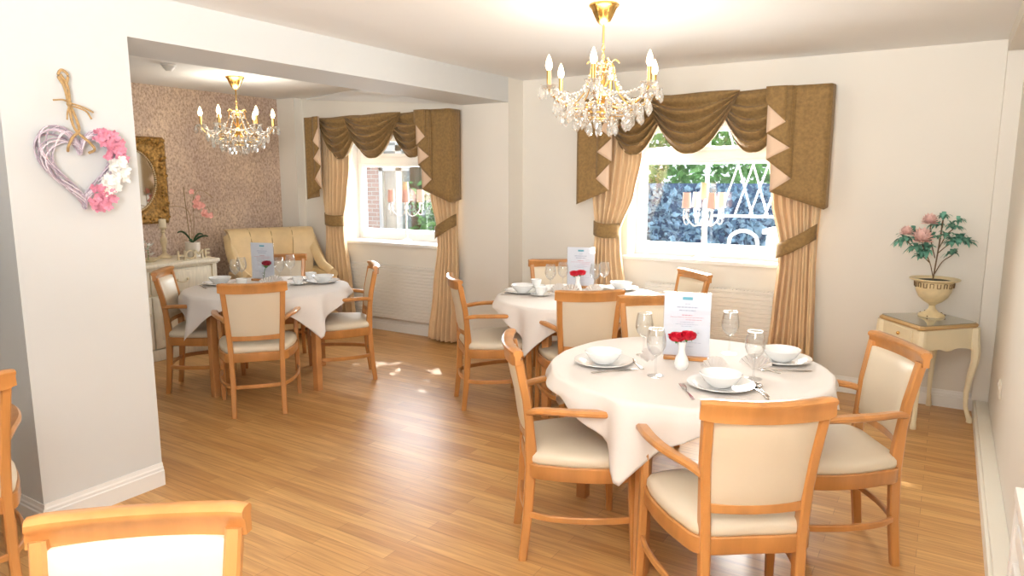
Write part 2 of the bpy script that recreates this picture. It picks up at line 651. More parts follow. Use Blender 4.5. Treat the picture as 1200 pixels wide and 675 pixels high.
SEAT = [(-.172, -.215), (0, -.222), (.172, -.215), (.222, -.13), (.256, 0), (.266, .12), (.245, .20), (.14, .235), (0, .245), (-.14, .235), (-.245, .20), (-.266, .12), (-.256, 0), (-.222, -.13)]


def loft(bm, levels, capb=True, capt=True):
    """levels: list of (pts2d, z)"""
    rings = [[bm.verts.new((x, y, z)) for x, y in pts] for pts, z in levels]
    k = len(rings[0])
    for a, b in zip(rings, rings[1:]):
        for i in range(k):
            j = (i + 1) % k
            bm.faces.new((a[i], a[j], b[j], b[i]))
    if capb:
        bm.faces.new(rings[0])
    if capt:
        bm.faces.new(rings[-1])


def scaled(pts, s, cy=.01):
    return [(x * s, (y - cy) * s + cy) for x, y in pts]


def post_xy(z):
    """centre of the rear post at height z (right side)"""
    K_ = [(0, .160, -.240), (.2, .158, -.218), (.42, .160, -.205), (.55, .166, -.208), (.7, .176, -.225), (.88, .186, -.262)]
    for (z0, x0, y0), (z1, x1, y1) in zip(K_, K_[1:]):
        if z <= z1:
            t = (z - z0) / (z1 - z0)
            return lerp(x0, x1, t), lerp(y0, y1, t)
    return K_[-1][1:]


def make_chair():
    root = empty('dining_armchair')
    ol = smooth_closed(SEAT, 4)
    bm = bmesh.new()
    loft(bm, [(scaled(ol, .985), .372), (ol, .378), (ol, .430), (scaled(ol, .985), .434)])
    finish('seat_frame', bm, M['wood'], root, angle=35)
    bm = bmesh.new()
    lv = [(scaled(ol, .955), .430), (scaled(ol, .975), .445), (scaled(ol, .97), .462), (scaled(ol, .935), .476), (scaled(ol, .84), .486), (scaled(ol, .6), .493), (scaled(ol, .3), .496)]
    loft(bm, lv)
    finish('seat', bm, M['vinyl'], root, angle=80)
    for s in (-1, 1):
        bm = bmesh.new()
        zs = [0, .1, .2, .3, .42, .5, .6, .7, .8, .868]
        pts, secs = [], []
        for z in zs:
            x, y = post_xy(z)
            pts.append((s * x, y, z))
            d = .046 if .3 < z < .6 else lerp(.034, .044, min(1, z / .4)) if z <= .3 else .036
            secs.append(rect(.034, d, .35))
        sweep(bm, pts, secs, up=(0, 1, 0))
        finish('leg', bm, M['wood'], root)
        # front leg, carried up to the arm
        bm = bmesh.new()
        pts = [(s * .262, .212, 0), (s * .258, .205, .2), (s * .254, .196, .42), (s * .258, .192, .55), (s * .266, .205, .655)]
        secs = [rect(.028, .030, .4), rect(.034, .036, .4), rect(.036, .040, .4), rect(.032, .036, .4), rect(.032, .036, .4)]
        sweep(bm, pts, secs, up=(0, 1, 0))
        finish('leg', bm, M['wood'], root)
        # armrest
        bm = bmesh.new()
        pp = spline([(s * .178, -.222, .650), (s * .205, -.165, .662), (s * .25, -.06, .668), (s * .272, .06, .668), (s * .274, .16, .665), (s * .268, .235, .655)], 5)
        secs = []
        for i in range(len(pp)):
            t = i / (len(pp) - 1)
            w = lerp(.030, .046, min(1, t * 1.6))
            if t > .9:
                w *= .8
            secs.append(rect(w, .026 if t < .95 else .018, .6))
        sweep(bm, pp, secs)
        finish('armrest', bm, M['wood'], root)
        bm = bmesh.new()
        pp = spline([(s * .160, -.218, .205), (s * .215, -.13, .207), (s * .250, 0, .21), (s * .262, .11, .213), (s * .259, .20, .215)], 4)
        sweep(bm, pp, rect(.016, .028, .5))
        finish('side_stretcher', bm, M['wood'], root)
    bm = bmesh.new()
    pp = spline([(-.155, -.218, .205), (0, -.232, .205), (.155, -.218, .205)], 4)
    sweep(bm, pp, rect(.016, .026, .5))
    finish('rear_stretcher', bm, M['wood'], root)
    # crest rail, bowed backwards with a wide rolled top
    bm = bmesh.new()
    prof = [(-.013, -.034), (.014, -.034), (.015, .006), (.022, .016), (.023, .026), (.014, .034), (-.012, .034), (-.024, .027), (-.025, .015), (-.014, .004)]
    N = 14
    pts, secs = [], []
    for i in range(N + 1):
        u = i / N * 2 - 1
        pts.append((u * .212, -.262 - .030 * (1 - u * u), .876 + .006 * u * u))
        k = 1 if abs(u) < .97 else .86
        secs.append([(a * k, b * k) for a, b in prof])
    sweep(bm, pts, secs)
    finish('crest_rail', bm, M['wood'], root, angle=50)
    bm = bmesh.new()
    pp = []
    for i in range(9):
        u = i / 8 * 2 - 1
        pp.append((u * .162, -.207 - .022 * (1 - u * u), .535))
    sweep(bm, pp, rect(.022, .034, .3))
    finish('back_rail', bm, M['wood'], root)
    # upholstered back panel
    bm = bmesh.new()
    nu, nv = 14, 12
    def surf(side):
        def f(u, v):
            z = lerp(.548, .850, v)
            x, y = post_xy(z)
            uu = u * 2 - 1
            X = uu * (x - .013)
            bow = lerp(.022, .030, v) * (1 - uu * uu)
            pf = (max(0, 1 - abs(uu) ** 6) * max(0, 1 - abs(2 * v - 1) ** 6)) ** .5
            Y = y - bow + (.010 + .018 * pf if side > 0 else -.008 - .006 * pf)
            return (X, Y, z)
        return f
    A = grid(bm, surf(1), nu, nv)
    B_ = grid(bm, surf(-1), nu, nv)
    loop = [(i, 0) for i in range(nu)] + [(nu, j) for j in range(nv)] + [(i, nv) for i in range(nu, 0, -1)] + [(0, j) for j in range(nv, 0, -1)]
    for k in range(len(loop)):
        i, j = loop[k]
        p, q = loop[(k + 1) % len(loop)]
        bm.faces.new((A[i][j], A[p][q], B_[p][q], B_[i][j]))
    finish('backrest', bm, M['vinyl'], root, angle=60)
    return root


chair = make_chair()
# (x, y, facing deg, label, group)
T1C, T2C, T3C = (-4.45, 3.55), (-2.18, 4.44), (-.94, 3.0)
CH = [
    (-.578, 2.384, 35.6, 'armchair at the front of the foreground table, its cream back towards us'),
    (-1.299, 2.599, -54.6, 'armchair at the left side of the foreground table, seen from its side'),
    (-.361, 3.121, 121.7, 'armchair at the right of the foreground table, in front of the small corner table'),
    (-1.255, 3.60, 216, 'armchair behind the foreground table, partly hidden by the menu'),
    (-1.971, 4.009, 36.9, 'armchair with its cream back to us at the middle table'),
    (-2.68, 4.036, -44.4, 'armchair at the left of the middle table, near the alcove curtain and pier'),
    (-1.72, 4.80, 138.8, 'armchair under the main window, its crest rail showing above the foreground menu'),
    (-2.62, 4.90, 216, 'armchair behind the middle table, between the pier and the menu'),
    (-4.008, 3.086, 49.5, 'armchair with its cream back to us at the alcove table'),
    (-4.047, 3.91, 139.5, 'armchair on the right of the alcove table, in front of the radiator'),
    (-4.745, 3.178, -48.2, 'armchair on the left of the alcove table, in front of the ivory sideboard'),
    (-4.86, 3.99, 222, 'wooden armchair behind the alcove table, in front of the cream leather armchair'),
    (-1.175, .525, 220.5, 'armchair in the bottom left foreground, only its crest rail and back in view'),
    (-3.07, .93, 82, 'armchair cut off by the left edge of the photo'),
]
for i, (x, y, a, lab) in enumerate(CH):
    o = chair if i == 0 else dup(chair)
    o.location = (x, y, 0)
    o.rotation_euler = (0, 0, R(a))
    tag(o, lab, 'chair', 'dining armchairs')


# ================================================================== TABLES AND CLOTHS
def make_table():
    root = empty('dining_table')
    bm = bmesh.new()
    lathe(bm, [(0, .715), (.585, .715), (.593, .720), (.595, .728), (.593, .738), (.586, .742), (0, .742)], 64)
    finish('tabletop', bm, M['wood_dark'], root)
    bm = bmesh.new()
    for k in range(4):
        a0, a1 = k * PI / 2, (k + 1) * PI / 2
        p, q = (.49 * math.cos(a0), .49 * math.sin(a0), .68), (.49 * math.cos(a1), .49 * math.sin(a1), .68)
        sweep(bm, [p, q], rect(.02, .07, .1))
    finish('apron', bm, M['wood_dark'], root)
    for k in range(4):
        a = k * PI / 2
        bm = bmesh.new()
        sweep(bm, [(.51 * math.cos(a), .51 * math.sin(a), 0), (.51 * math.cos(a), .51 * math.sin(a), .715)], rect(.052, .052, .15), up=(0, 1, 0))
        finish('leg', bm, M['wood_dark'], root)
    return root


def make_cloth(seed, ca, a=.655, r0=.603, short=None):
    """square linen cloth on a round top: the four corners hang down in folds"""
    rnd = random.Random(seed)
    ph = [rnd.uniform(0, 6.28) for _ in range(6)]
    bm = bmesh.new()
    NT, NH = 168, 18
    ctr = bm.verts.new((0, 0, .7475))
    rings = []
    for rr in (.15, .3, .45, .56, .588):
        rings.append([bm.verts.new((rr * math.cos(2 * PI * i / NT), rr * math.sin(2 * PI * i / NT), .7475)) for i in range(NT)])
    for h in range(NH + 1):
        ring = []
        for i in range(NT):
            th = 2 * PI * i / NT
            rel = (th - ca + PI / 4) % (PI / 2) - PI / 4       # angle from nearest corner
            L = a / math.cos(PI / 4 - abs(rel))
            over = L - r0 + .012
            if short is not None:
                dd = abs((th - short + PI) % (2 * PI) - PI)
                over *= 1 - .72 * max(0, math.cos(min(dd * 1.9, PI / 2))) ** .7
            s = over * h / NH
            cf = max(0, 1 - abs(rel) / (PI / 4))               # 1 at corner
            t = min(1, s / .33)
            # curl over the edge then hang
            if s < .02:
                r = r0 - .012 + .014 * math.sin(s / .02 * PI / 2)
                z = .7475 - .010 * (1 - math.cos(s / .02 * PI / 2))
            else:
                r = r0 + .002
                z = .7375 - (s - .02) * .985
            fold = .020 * math.sin(9 * th + ph[0]) + .013 * math.sin(17 * th + ph[1]) + .006 * math.sin(31 * th + ph[2])
            tc = .055 * math.cos(rel * 16) * (cf ** .6)
            r += t ** .8 * (fold + tc * .75 + .028) + (1 - cf) * .035 * min(1, s / .06)
            z -= .0
            ring.append(bm.verts.new((r * math.cos(th), r * math.sin(th), z)))
        rings.append(ring)
    for i in range(NT):
        bm.faces.new((ctr, rings[0][i], rings[0][(i + 1) % NT]))
    for A, B_ in zip(rings, rings[1:]):
        for i in range(NT):
            j = (i + 1) % NT
            bm.faces.new((A[i], B_[i], B_[j], A[j]))
    o = finish('tablecloth', bm, M['cloth'], angle=180)
    md = o.modifiers.new('thick', 'SOLIDIFY')
    md.thickness = .0015
    md.offset = 0
    return o


tbl = make_table()
TL = ['round wooden dining table in the alcove under a white cloth, beside the sideboard',
      'round wooden dining table in the middle by the pier, under a white cloth',
      'round wooden dining table in the foreground under a white cloth']
CL = ['white cloth on the alcove table with corners hanging towards us',
      'white cloth on the middle table, its pointed corner hanging at the front left',
      'white cloth on the foreground table, its pointed corner hanging beside the left chair seat']
for i, (c, ca) in enumerate(((T1C, R(-8)), (T2C, R(-97)), (T3C, R(-93)))):
    t = tbl if i == 0 else dup(tbl)
    t.location = (*c, 0)
    tag(t, TL[i], 'table', 'round dining tables')
    cl = make_cloth(10 + i, ca, short=R(-2) if i == 2 else None)
    cl.location = (*c, 0)
    tag(cl, CL[i], 'tablecloth', 'white tablecloths')
TZ = .7488


# ================================================================== TABLEWARE
def make_plate():
    bm = bmesh.new()
    lathe(bm, [(0, .002), (.075, .0), (.085, .004), (.128, .017), (.133, .019), (.133, .022), (.127, .0215), (.088, .010), (.078, .006), (0, .006)], 40)
    return finish('dinner_plate', bm, M['china'])


def make_bowl():
    bm = bmesh.new()
    lathe(bm, [(0, .001), (.040, 0), (.044, .003), (.066, .022), (.080, .044), (.085, .052), (.083, .055), (.078, .047), (.063, .026), (.040, .010), (0, .008)], 36)
    return finish('soup_bowl', bm, M['china'])


def make_wine(h=.205):
    k = h / .205
    root = empty('wine_glass')
    bm = bmesh.new()
    lathe(bm, [(0, .001), (.034, .0), (.036, .002), (.020, .005), (.006, .010), (.0042, .025), (.0042, .075), (.006, .086), (0, .090)], 20)
    for v in bm.verts:
        v.co.z *= k
    finish('stem', bm, M['glass'], root)
    bm = bmesh.new()
    lathe(bm, [(.004, .087), (.018, .094), (.033, .112), (.041, .135), (.041, .155), (.036, .185), (.0315, .205), (.0300, .205), (.0345, .184), (.0395, .155), (.0395, .136), (.031, .113), (.016, .097), (.004, .092)], 24)
    for v in bm.verts:
        v.co.z *= k
    finish('glass_bowl', bm, M['glass'], root)
    return root


def make_cup():
    root = empty('teacup')
    bm = bmesh.new()
    lathe(bm, [(0, .014), (.022, .010), (.024, .014), (.037, .035), (.043, .066), (.041, .066), (.035, .036), (.021, .018), (0, .017)], 28)
    finish('cup_body', bm, M['china'], root)
    bm = bmesh.new()
    tube(bm, spline([(.038, 0, .056), (.058, 0, .056), (.064, 0, .042), (.052, 0, .026), (.034, 0, .026)], 4), .0038, 6)
    finish('handle', bm, M['china'], root)
    return root


def make_saucer():
    bm = bmesh.new()
    lathe(bm, [(0, .001), (.03, 0), (.036, .003), (.070, .013), (.074, .015), (.073, .017), (.036, .008), (0, .008)], 32)
    return finish('saucer', bm, M['china'])


def cutlery(kind):
    root = empty(kind)
    bm = bmesh.new()
    # handle along +Y from 0 to .11
    pts = [(0, 0, .003), (0, .03, .004), (0, .07, .005), (0, .115, .0045)]
    sweep(bm, pts, [rect(.011, .0025, .8), rect(.012, .003, .8), rect(.008, .003, .8), rect(.005, .003, .8)])
    finish('handle', bm, M['steel'], root)
    bm = bmesh.new()
    if kind == 'table_spoon':
        def f(u, v):
            a = v * 2 - 1
            w = .019 * math.sin(PI * min(1, .08 + u * .92)) ** .6
            return (a * w, .11 + u * .065, .009 - .005 * math.sin(PI * u) * (1 - a * a))
        grid(bm, f, 10, 6)
    elif kind == 'table_knife':
        sweep(bm, [(0, .112, .004), (0, .15, .004), (0, .20, .004), (0, .215, .004)], [rect(.010, .002), rect(.018, .0015), rect(.017, .0012), rect(.004, .001)])
    else:
        sweep(bm, [(0, .112, .004), (0, .128, .006), (0, .14, .008)], [rect(.006, .002), rect(.018, .002), rect(.022, .0016)])
        for k in range(4):
            x = (k - 1.5) * .0062
            sweep(bm, [(x, .14, .008), (x, .18, .011)], rect(.0032, .0018))
    finish('head', bm, M['steel'], root)
    md = root.children[-1].modifiers.new('t', 'SOLIDIFY') if kind == 'table_spoon' else None
    if md:
        md.thickness = .0012
    return root


def make_napkin():
    """white napkin folded to a pleated fan standing on its fold"""
    bm = bmesh.new()
    n = 16
    def f(u, v):
        a = (u - .5) * R(125)
        r = .014 + v * .064
        zz = .006 * (1 if int(round(u * n)) % 2 else -1) * (.3 + v)
        return (r * math.sin(a), zz, .003 + max(0, r * math.cos(a)))
    grid(bm, f, n, 4)
    o = finish('folded_napkin', bm, M['cloth'], smooth=False)
    md = o.modifiers.new('t', 'SOLIDIFY')
    md.thickness = .0018
    return o


def rose_head(bm, c, s=1.0, mat=0, rnd=random):
    c = Vector(c)
    for ring, (n, r, h, tilt) in enumerate([(3, .006, .026, .1), (4, .011, .026, .25), (5, .016, .024, .5), (6, .020, .019, .8)]):
        for k in range(n):
            a = 2 * PI * k / n + ring * .7
            d = Vector((math.cos(a), math.sin(a), 0))
            t = Vector((-math.sin(a), math.cos(a), 0))
            def f(u, v):
                uu = u * 2 - 1
                w = r * 1.15 * math.sin(PI * (.18 + .7 * v)) * uu
                out = r * (.45 + .6 * v) + tilt * .010 * v * v - .25 * r * uu * uu
                return c + (d * out + t * w + Vector((0, 0, h * v - .012))) * s
            grid(bm, f, 4, 4, mat)


def make_vase(rose_mat, roses, leaf=True, height=.125, clear=False):
    """returns vase; the roses are separate"""
    bm = bmesh.new()
    k = height / .125
    if clear:
        lathe(bm, [(0, 0), (.022, 0), (.022, .01), (.010, .03), (.008, .08), (.012, .125), (.010, .125), (.006, .08), (0, .03)], 20)
    else:
        lathe(bm, [(0, 0), (.022, 0), (.030, .012), (.033, .030), (.027, .052), (.016, .075), (.0145, .095), (.019, .122), (.021, .125), (.018, .125), (.012, .095), (.012, .078), (0, .03)], 24)
    for v in bm.verts:
        v.co.z *= k
    return finish('bud_vase', bm, M['glass'] if clear else M['china'])


def make_rose(mat, stem_len, lean, leafy):
    root = empty('red_rose')
    top = Vector((lean[0], lean[1], stem_len))
    bm = bmesh.new()
    rose_head(bm, top + Vector((0, 0, .016)), 1.45)
    finish('bloom', bm, mat, root, angle=70)
    bm = bmesh.new()
    tube(bm, spline([(0, 0, 0), (lean[0] * .3, lean[1] * .3, stem_len * .6), tuple(top)], 4), .0022, 6)
    finish('stem', bm, M['leaf'], root)
    bm = bmesh.new()
    for k in range(5 if leafy else 3):
        a = k * 2.4
        L = .045 if leafy else .022
        base = top * (.8 if leafy else .93)
        def f(u, v):
            uu = u * 2 - 1
            w = .013 * math.sin(PI * v) * uu * (L / .045) ** .5
            p = Vector((math.cos(a), math.sin(a), 0)) * L * v + Vector((-math.sin(a), math.cos(a), 0)) * w + Vector((0, 0, .012 * math.sin(PI * v) + (.02 if leafy else -.003) * v))
            return base + p
        grid(bm, f, 2, 6)
    finish('leaf', bm, M['leaf'], root)
    return root


def make_menu():
    """A4 sheet in a clear acrylic slot on a small wooden foot; faces -Y"""
    root = empty('menu_holder')
    bm = bmesh.new()
    box(bm, -.10, .10, -.028, .028, 0, .018, bev=.004)
    finish('wooden_base', bm, M['wood'], root)
    bm = bmesh.new()
    box(bm, -.108, .108, -.0035, .0035, .016, .315, bev=.001)
    finish('acrylic_panel', bm, M['acrylic'], root)
    sh = one('menu_sheet', M['paper_white'], root, smooth=False, b=(-.104, .104, -.0012, .0012, .018, .312))
    def marks(name, rows, mat):
        bm = bmesh.new()
        rnd = random.Random(len(rows))
        for (xc, z, w, h) in rows:
            if h > .006:
                box(bm, xc - w / 2, xc + w / 2, -.0020, -.0012, z - h / 2, z + h / 2)
                continue
            x = xc - w / 2
            while x < xc + w / 2:
                L = min(rnd.uniform(.006, .018), xc + w / 2 - x)
                box(bm, x, x + L, -.0020, -.0012, z - h / 2, z + h / 2)
                x += L + .003
        return finish(name, bm, mat, sh, smooth=False)
    marks('printed_logo', [(0, .287, .045, .0135)], M['teal'])
    marks('printed_text', [(0, .262, .024, .003), (0, .246, .094, .0055), (0, .231, .074, .0055), (0, .176, .06, .002), (0, .166, .10, .002), (0, .157, .05, .002), (0, .128, .12, .002), (0, .112, .05, .002), (0, .096, .08, .002), (0, .081, .13, .002), (0, .062, .06, .002)], M['ink'])
    marks('printed_heading', [(0, .209, .045, .004), (0, .199, .15, .0018), (.03, .188, .07, .002)], M['ink_red'])
    return root


plate, bowl, wine, cup, saucer, napkin, menu = make_plate(), make_bowl(), make_wine(), make_cup(), make_saucer(), make_napkin(), make_menu()
spoon, knife, fork = cutlery('table_spoon'), cutlery('table_knife'), cutlery('table_fork')
used = set()


def put(proto, x, y, z, rz, label, cat, group):
    o = proto if proto.name not in used else dup(proto)
    used.add(proto.name)
    o.location = (x, y, z)
    o.rotation_euler = (0, 0, rz)
    tag(o, label, cat, group)
    return o


G = dict(p='white dinner plates', b='white soup bowls', g='wine glasses', c='white teacups', s='white saucers', n='folded white napkins', m='menu holders', k='cutlery on the tables')
for x, y, w in [(-1.276, 2.83, 'at the left of the foreground table, beside the left chair'), (-.725, 2.75, 'at the front of the foreground table, nearest the camera'), (-.60, 3.30, 'at the right of the foreground table, below the right curtain'),
                (-2.62, 4.35, 'at the left of the middle table'), (-2.06, 4.86, 'at the right of the middle table, under the main window'),
                (-4.86, 3.42, 'at the left of the alcove table, in front of the sideboard'), (-4.25, 3.93, 'at the right of the alcove table, near the curtain')]:
    put(plate, x, y, TZ, random.random(), 'white dinner plate ' + w, 'plate', G['p'])
    put(bowl, x, y, TZ + .0062, random.random(), 'white soup bowl ' + w, 'bowl', G['b'])
# far settings hidden from most angles are left out
for x, y, rz, w in [(-1.179, 3.074, .3, 'wine glass just left of the foreground menu, rear one of the pair'), (-1.006, 2.769, .8, 'wine glass left of the foreground vase, nearer one of the pair'),
                    (-.843, 3.322, 1.2, 'clear wine glass standing alone right of the foreground menu'), (-.640, 2.94, 0, 'clear wine glass beside the front plate and in front of the right plate'),
                    (-2.47, 4.50, 0, 'clear wine glass left of the roses on the middle table, nearer one'), (-2.45, 4.66, 0, 'clear wine glass left of the roses on the middle table, behind its pair'),
                    (-2.20, 4.70, 0, 'clear wine glass right of the menu on the middle table, nearer one'), (-2.19, 4.84, 0, 'clear wine glass right of the menu on the middle table, rear one'),
                    (-4.80, 3.58, 0, 'clear wine glass at the left of the alcove menu'), (-4.62, 3.92, 0, 'clear wine glass at the right of the alcove menu, rear one'), (-4.54, 3.74, 0, 'clear wine glass at the right of the alcove menu, nearer one'), (-4.72, 3.46, 0, 'clear wine glass behind the near cup on the alcove table')]:
    put(wine, x, y, TZ, rz, w, 'glass', G['g'])
for x, y, rz, w in [(-2.44, 4.30, 1.2, 'on the near left side of the middle table'), (-2.66, 4.62, 2.0, 'behind the left plate on the middle table'), (-4.33, 3.74, 2, 'at the near right of the alcove table'), (-4.45, 3.98, 1.6, 'behind the right plate of the alcove table'), (-4.62, 3.44, 2.8, 'at the front of the alcove table behind the chair back')]:
    put(saucer, x, y, TZ, 0, 'white saucer ' + w, 'saucer', G['s'])
    put(cup, x, y, TZ - .002, rz, 'white teacup on the saucer ' + w, 'cup', G['c'])
YAW = .5575
for x, y, rz, w in [(-.80, 2.92, YAW + .3, 'white pleated napkin standing behind the front plate of the foreground table'), (-.66, 3.06, YAW - .5, 'white pleated napkin between the front and right plates of the foreground table'), (-1.10, 2.95, YAW + .6, 'white pleated napkin left of the vase on the foreground table'),
                    (-2.26, 4.42, YAW, 'white pleated napkin at the front middle of the middle table'), (-2.12, 4.52, YAW - .3, 'white pleated napkin at the right of the middle table'), (-2.36, 4.42, YAW + .5, 'white pleated napkin in front of the glasses on the middle table'),
                    (-4.46, 3.62, YAW + .4, 'white pleated napkin at the middle of the alcove table'), (-4.40, 3.50, YAW + .2, 'white pleated napkin at the near side of the alcove table')]:
    put(napkin, x, y, TZ, rz, w, 'napkin', G['n'])


def lay(proto, a, b, label, rev=False):
    """lay from handle end a towards head end b"""
    an = math.atan2(-(b[0] - a[0]), b[1] - a[1])
    put(proto, a[0], a[1], TZ, an, label, 'cutlery', G['k'])


lay(spoon, (-1.085, 2.83), (-1.21, 2.96), 'silver dessert spoon right of the left plate on the foreground table')
lay(knife, (-1.255, 2.66), (-1.12, 2.80), 'silver knife in front of the left plate on the foreground table')
lay(fork, (-.765, 2.53), (-.87, 2.69), 'silver fork in front of the front plate on the foreground table')
lay(knife, (-.52, 2.67), (-.61, 2.82), 'silver knife right of the front plate on the foreground table')
lay(spoon, (-.53, 2.71), (-.615, 2.86), 'silver spoon right of the front plate on the foreground table')
lay(knife, (-.64, 3.09), (-.45, 3.19), 'silver knife in front of the right plate on the foreground table')
lay(spoon, (-.56, 3.08), (-.72, 3.16), 'silver spoon left of the right plate on the foreground table')
lay(knife, (-2.70, 4.18), (-2.58, 4.24), 'silver knife by the left plate on the middle table')
lay(knife, (-4.95, 3.30), (-4.85, 3.26), 'silver knife by the left plate on the alcove table')

for x, y, s, w in [(-.985, 3.105, 1, 'on the foreground table'), (-2.36, 4.78, 1.0, 'on the middle table, behind the roses'), (-4.74, 3.74, 1.0, 'on the alcove table, behind the single rose')]:
    put(menu, x, y, TZ, YAW - .28 if s else 0, 'white printed menu with a wooden foot ' + w, 'menu', G['m'])
v1 = make_vase(None, 0)
for (x, y, w) in [(-.947, 2.93, 'small white china bud vase holding two roses on the foreground table'), (-2.27, 4.55, 'small white china bud vase holding two roses on the middle table')]:
    put(v1, x, y, TZ, 0, w, 'vase', 'bud vases')
v2 = make_vase(None, 0, clear=True, height=.10)
v2.location = (-4.56, 3.60, TZ)
tag(v2, 'slim clear bud vase holding a single dark rose on the alcove table', 'vase', 'bud vases')
crx, cry = math.cos(YAW), math.sin(YAW)
for vx, vy, ww in ((-.947, 2.93, 'on the foreground table'), (-2.27, 4.55, 'on the middle table')):
    for s, side in ((-1, 'left'), (1, 'right')):
        r = make_rose(M['rose'], .098, (s * .024 * crx, s * .024 * cry), False)
        r.location = (vx, vy, TZ + .03 + (.006 if s > 0 else 0))
        tag(r, 'red rose leaning %s in the white vase %s' % (side, ww), 'flower', 'roses in the vases')
r = make_rose(M['rose_dark'], .125, (.028 * crx, .028 * cry), True)
r.location = (-4.56, 3.60, TZ + .03)
tag(r, 'single dark red rose with large green leaves in the clear vase on the alcove table', 'flower', 'roses in the vases')


# ================================================================== CURTAINS
def make_swag(bm, xa, xb, zt, drop, y, fold=.034, skew=0.0, nf=5.0, thick=.0):
    """draped swag hung from (xa..xb, zt) sagging by drop; y is the wall side distance of the front"""
    w = xb - xa
    def f(u, v):
        uu = u * 2 - 1
        k = v
        pin = .16 * k                        # rows are gathered towards the hanging points
        X = lerp(xa, xb, .5 + .5 * uu * (1 - pin * abs(uu) * .6)) + skew * k * (1 - uu * uu) * w
        cat = (1 - abs(uu) ** 1.75)
        Z = zt - .03 * k * abs(uu) - drop * (k ** .92) * cat - .05 * k * (abs(uu))
        wv = math.sin(nf * 2 * PI * v ** 1.15 + uu * 1.3)
        Y = y - (.03 + .055 * math.sin(PI * min(1, k * .9)) * cat ** .5) - fold * wv * (.35 + .65 * cat ** .6) * min(1, v * 6)
        return (X, Y, Z + .012 * wv * cat)
    grid(bm, f, 36, 44)


def make_tail(bm, xi, xo, zt, L, y, lay=.008):
    """cascading jabot: xi inner, xo outer. zigzag hem; mat 0 face, 1 lining"""
    Wd = xo - xi
    path = [(0.0, .13), (.34, .29), (.03, .375), (.42, .50), (.04, .59), (.46, .75), (.12, .86), (1.0, 1.0)]
    yk = 0
    prev = None
    for k in range(len(path) - 1):
        (xa, za), (xb, zb) = path[k], path[k + 1]
        mat = 0 if k % 2 == 0 else 1
        ya = y - .085 + yk * lay
        yb = y - .085 + (yk + 1) * lay
        yk += 1
        n = 10 if k == len(path) - 2 else 4
        def f(u, v):
            x = lerp(xa, xb, u)
            zb_ = lerp(za, zb, u)
            Y = lerp(ya, yb, u) + (-.004 * math.sin(u * PI * 5) if n == 10 else -.003 * math.sin(u * PI))
            return (xi + Wd * x, Y, zt - L * zb_ * v)
        grid(bm, f, n, 14, mat)
    # return to the wall at the outer edge
    ye = y - .085 + yk * lay
    def g(u, v):
        return (xo + Wd * .0 + .012 * math.sin(u * PI) * (1 if Wd > 0 else -1), lerp(ye, y + .145, u), zt - L * (1.0 - .03 * u) * v)
    grid(bm, g, 4, 14, 0)


def valance(name, x0, x1, zt, y, L, drop, tails, label):
    root = empty(name, ((x0 + x1) / 2, y, zt))
    off = Vector(root.location)
    def fin(nm, bm, mat, th=.003):
        for v in bm.verts:
            v.co -= off
        o = finish(nm, bm, mat, root, angle=75)
        md = o.modifiers.new('t', 'SOLIDIFY')
        md.thickness = th
        md.offset = 0
        return o
    tw0, tw1 = tails
    a, b = x0 + tw0 * .55, x1 - tw1 * .55
    w = b - a
    bm = bmesh.new()
    box(bm, x0 + .01, x1 - .01, y - .055, y - .004, zt - .10, zt - .003)
    for v in bm.verts:
        v.co -= off
    finish('pelmet_board', bm, M['velvet'], root, smooth=False)
    for (u0, u1, yy, sk) in ((0, .38, -.0, .0), (.62, 1.0, -.0, .0), (.26, .74, -.040, -.0)):
        bm = bmesh.new()
        make_swag(bm, a + w * u0, a + w * u1, zt, drop, y + yy - .070, skew=sk)
        fin('swag', bm, M['velvet'])
    for s, tw in ((-1, tw0), (1, tw1)):
        bm = bmesh.new()
        if s > 0:
            make_tail(bm, x1 - tw, x1, zt + .002, L, y - .150)
        else:
            make_tail(bm, x0 + tw, x0, zt + .002, L, y - .150)
        # recalc would mix up the materials' sides only, not their places
        fin('tail', bm, [M['velvet'], M['lining']], .003)
    return tag(root, label, 'valance', 'swagged valances')


valance('swagged_valance', -2.685, -.75, 2.222, 5.515, .86, .45, (.34, .42), 'olive brown swagged valance with zigzag lined tails over the main window')
valance('swagged_valance', -5.76, -3.885, 2.20, 5.335, .84, .42, (.26, .36), 'olive brown swagged valance with zigzag lined tails over the alcove window')


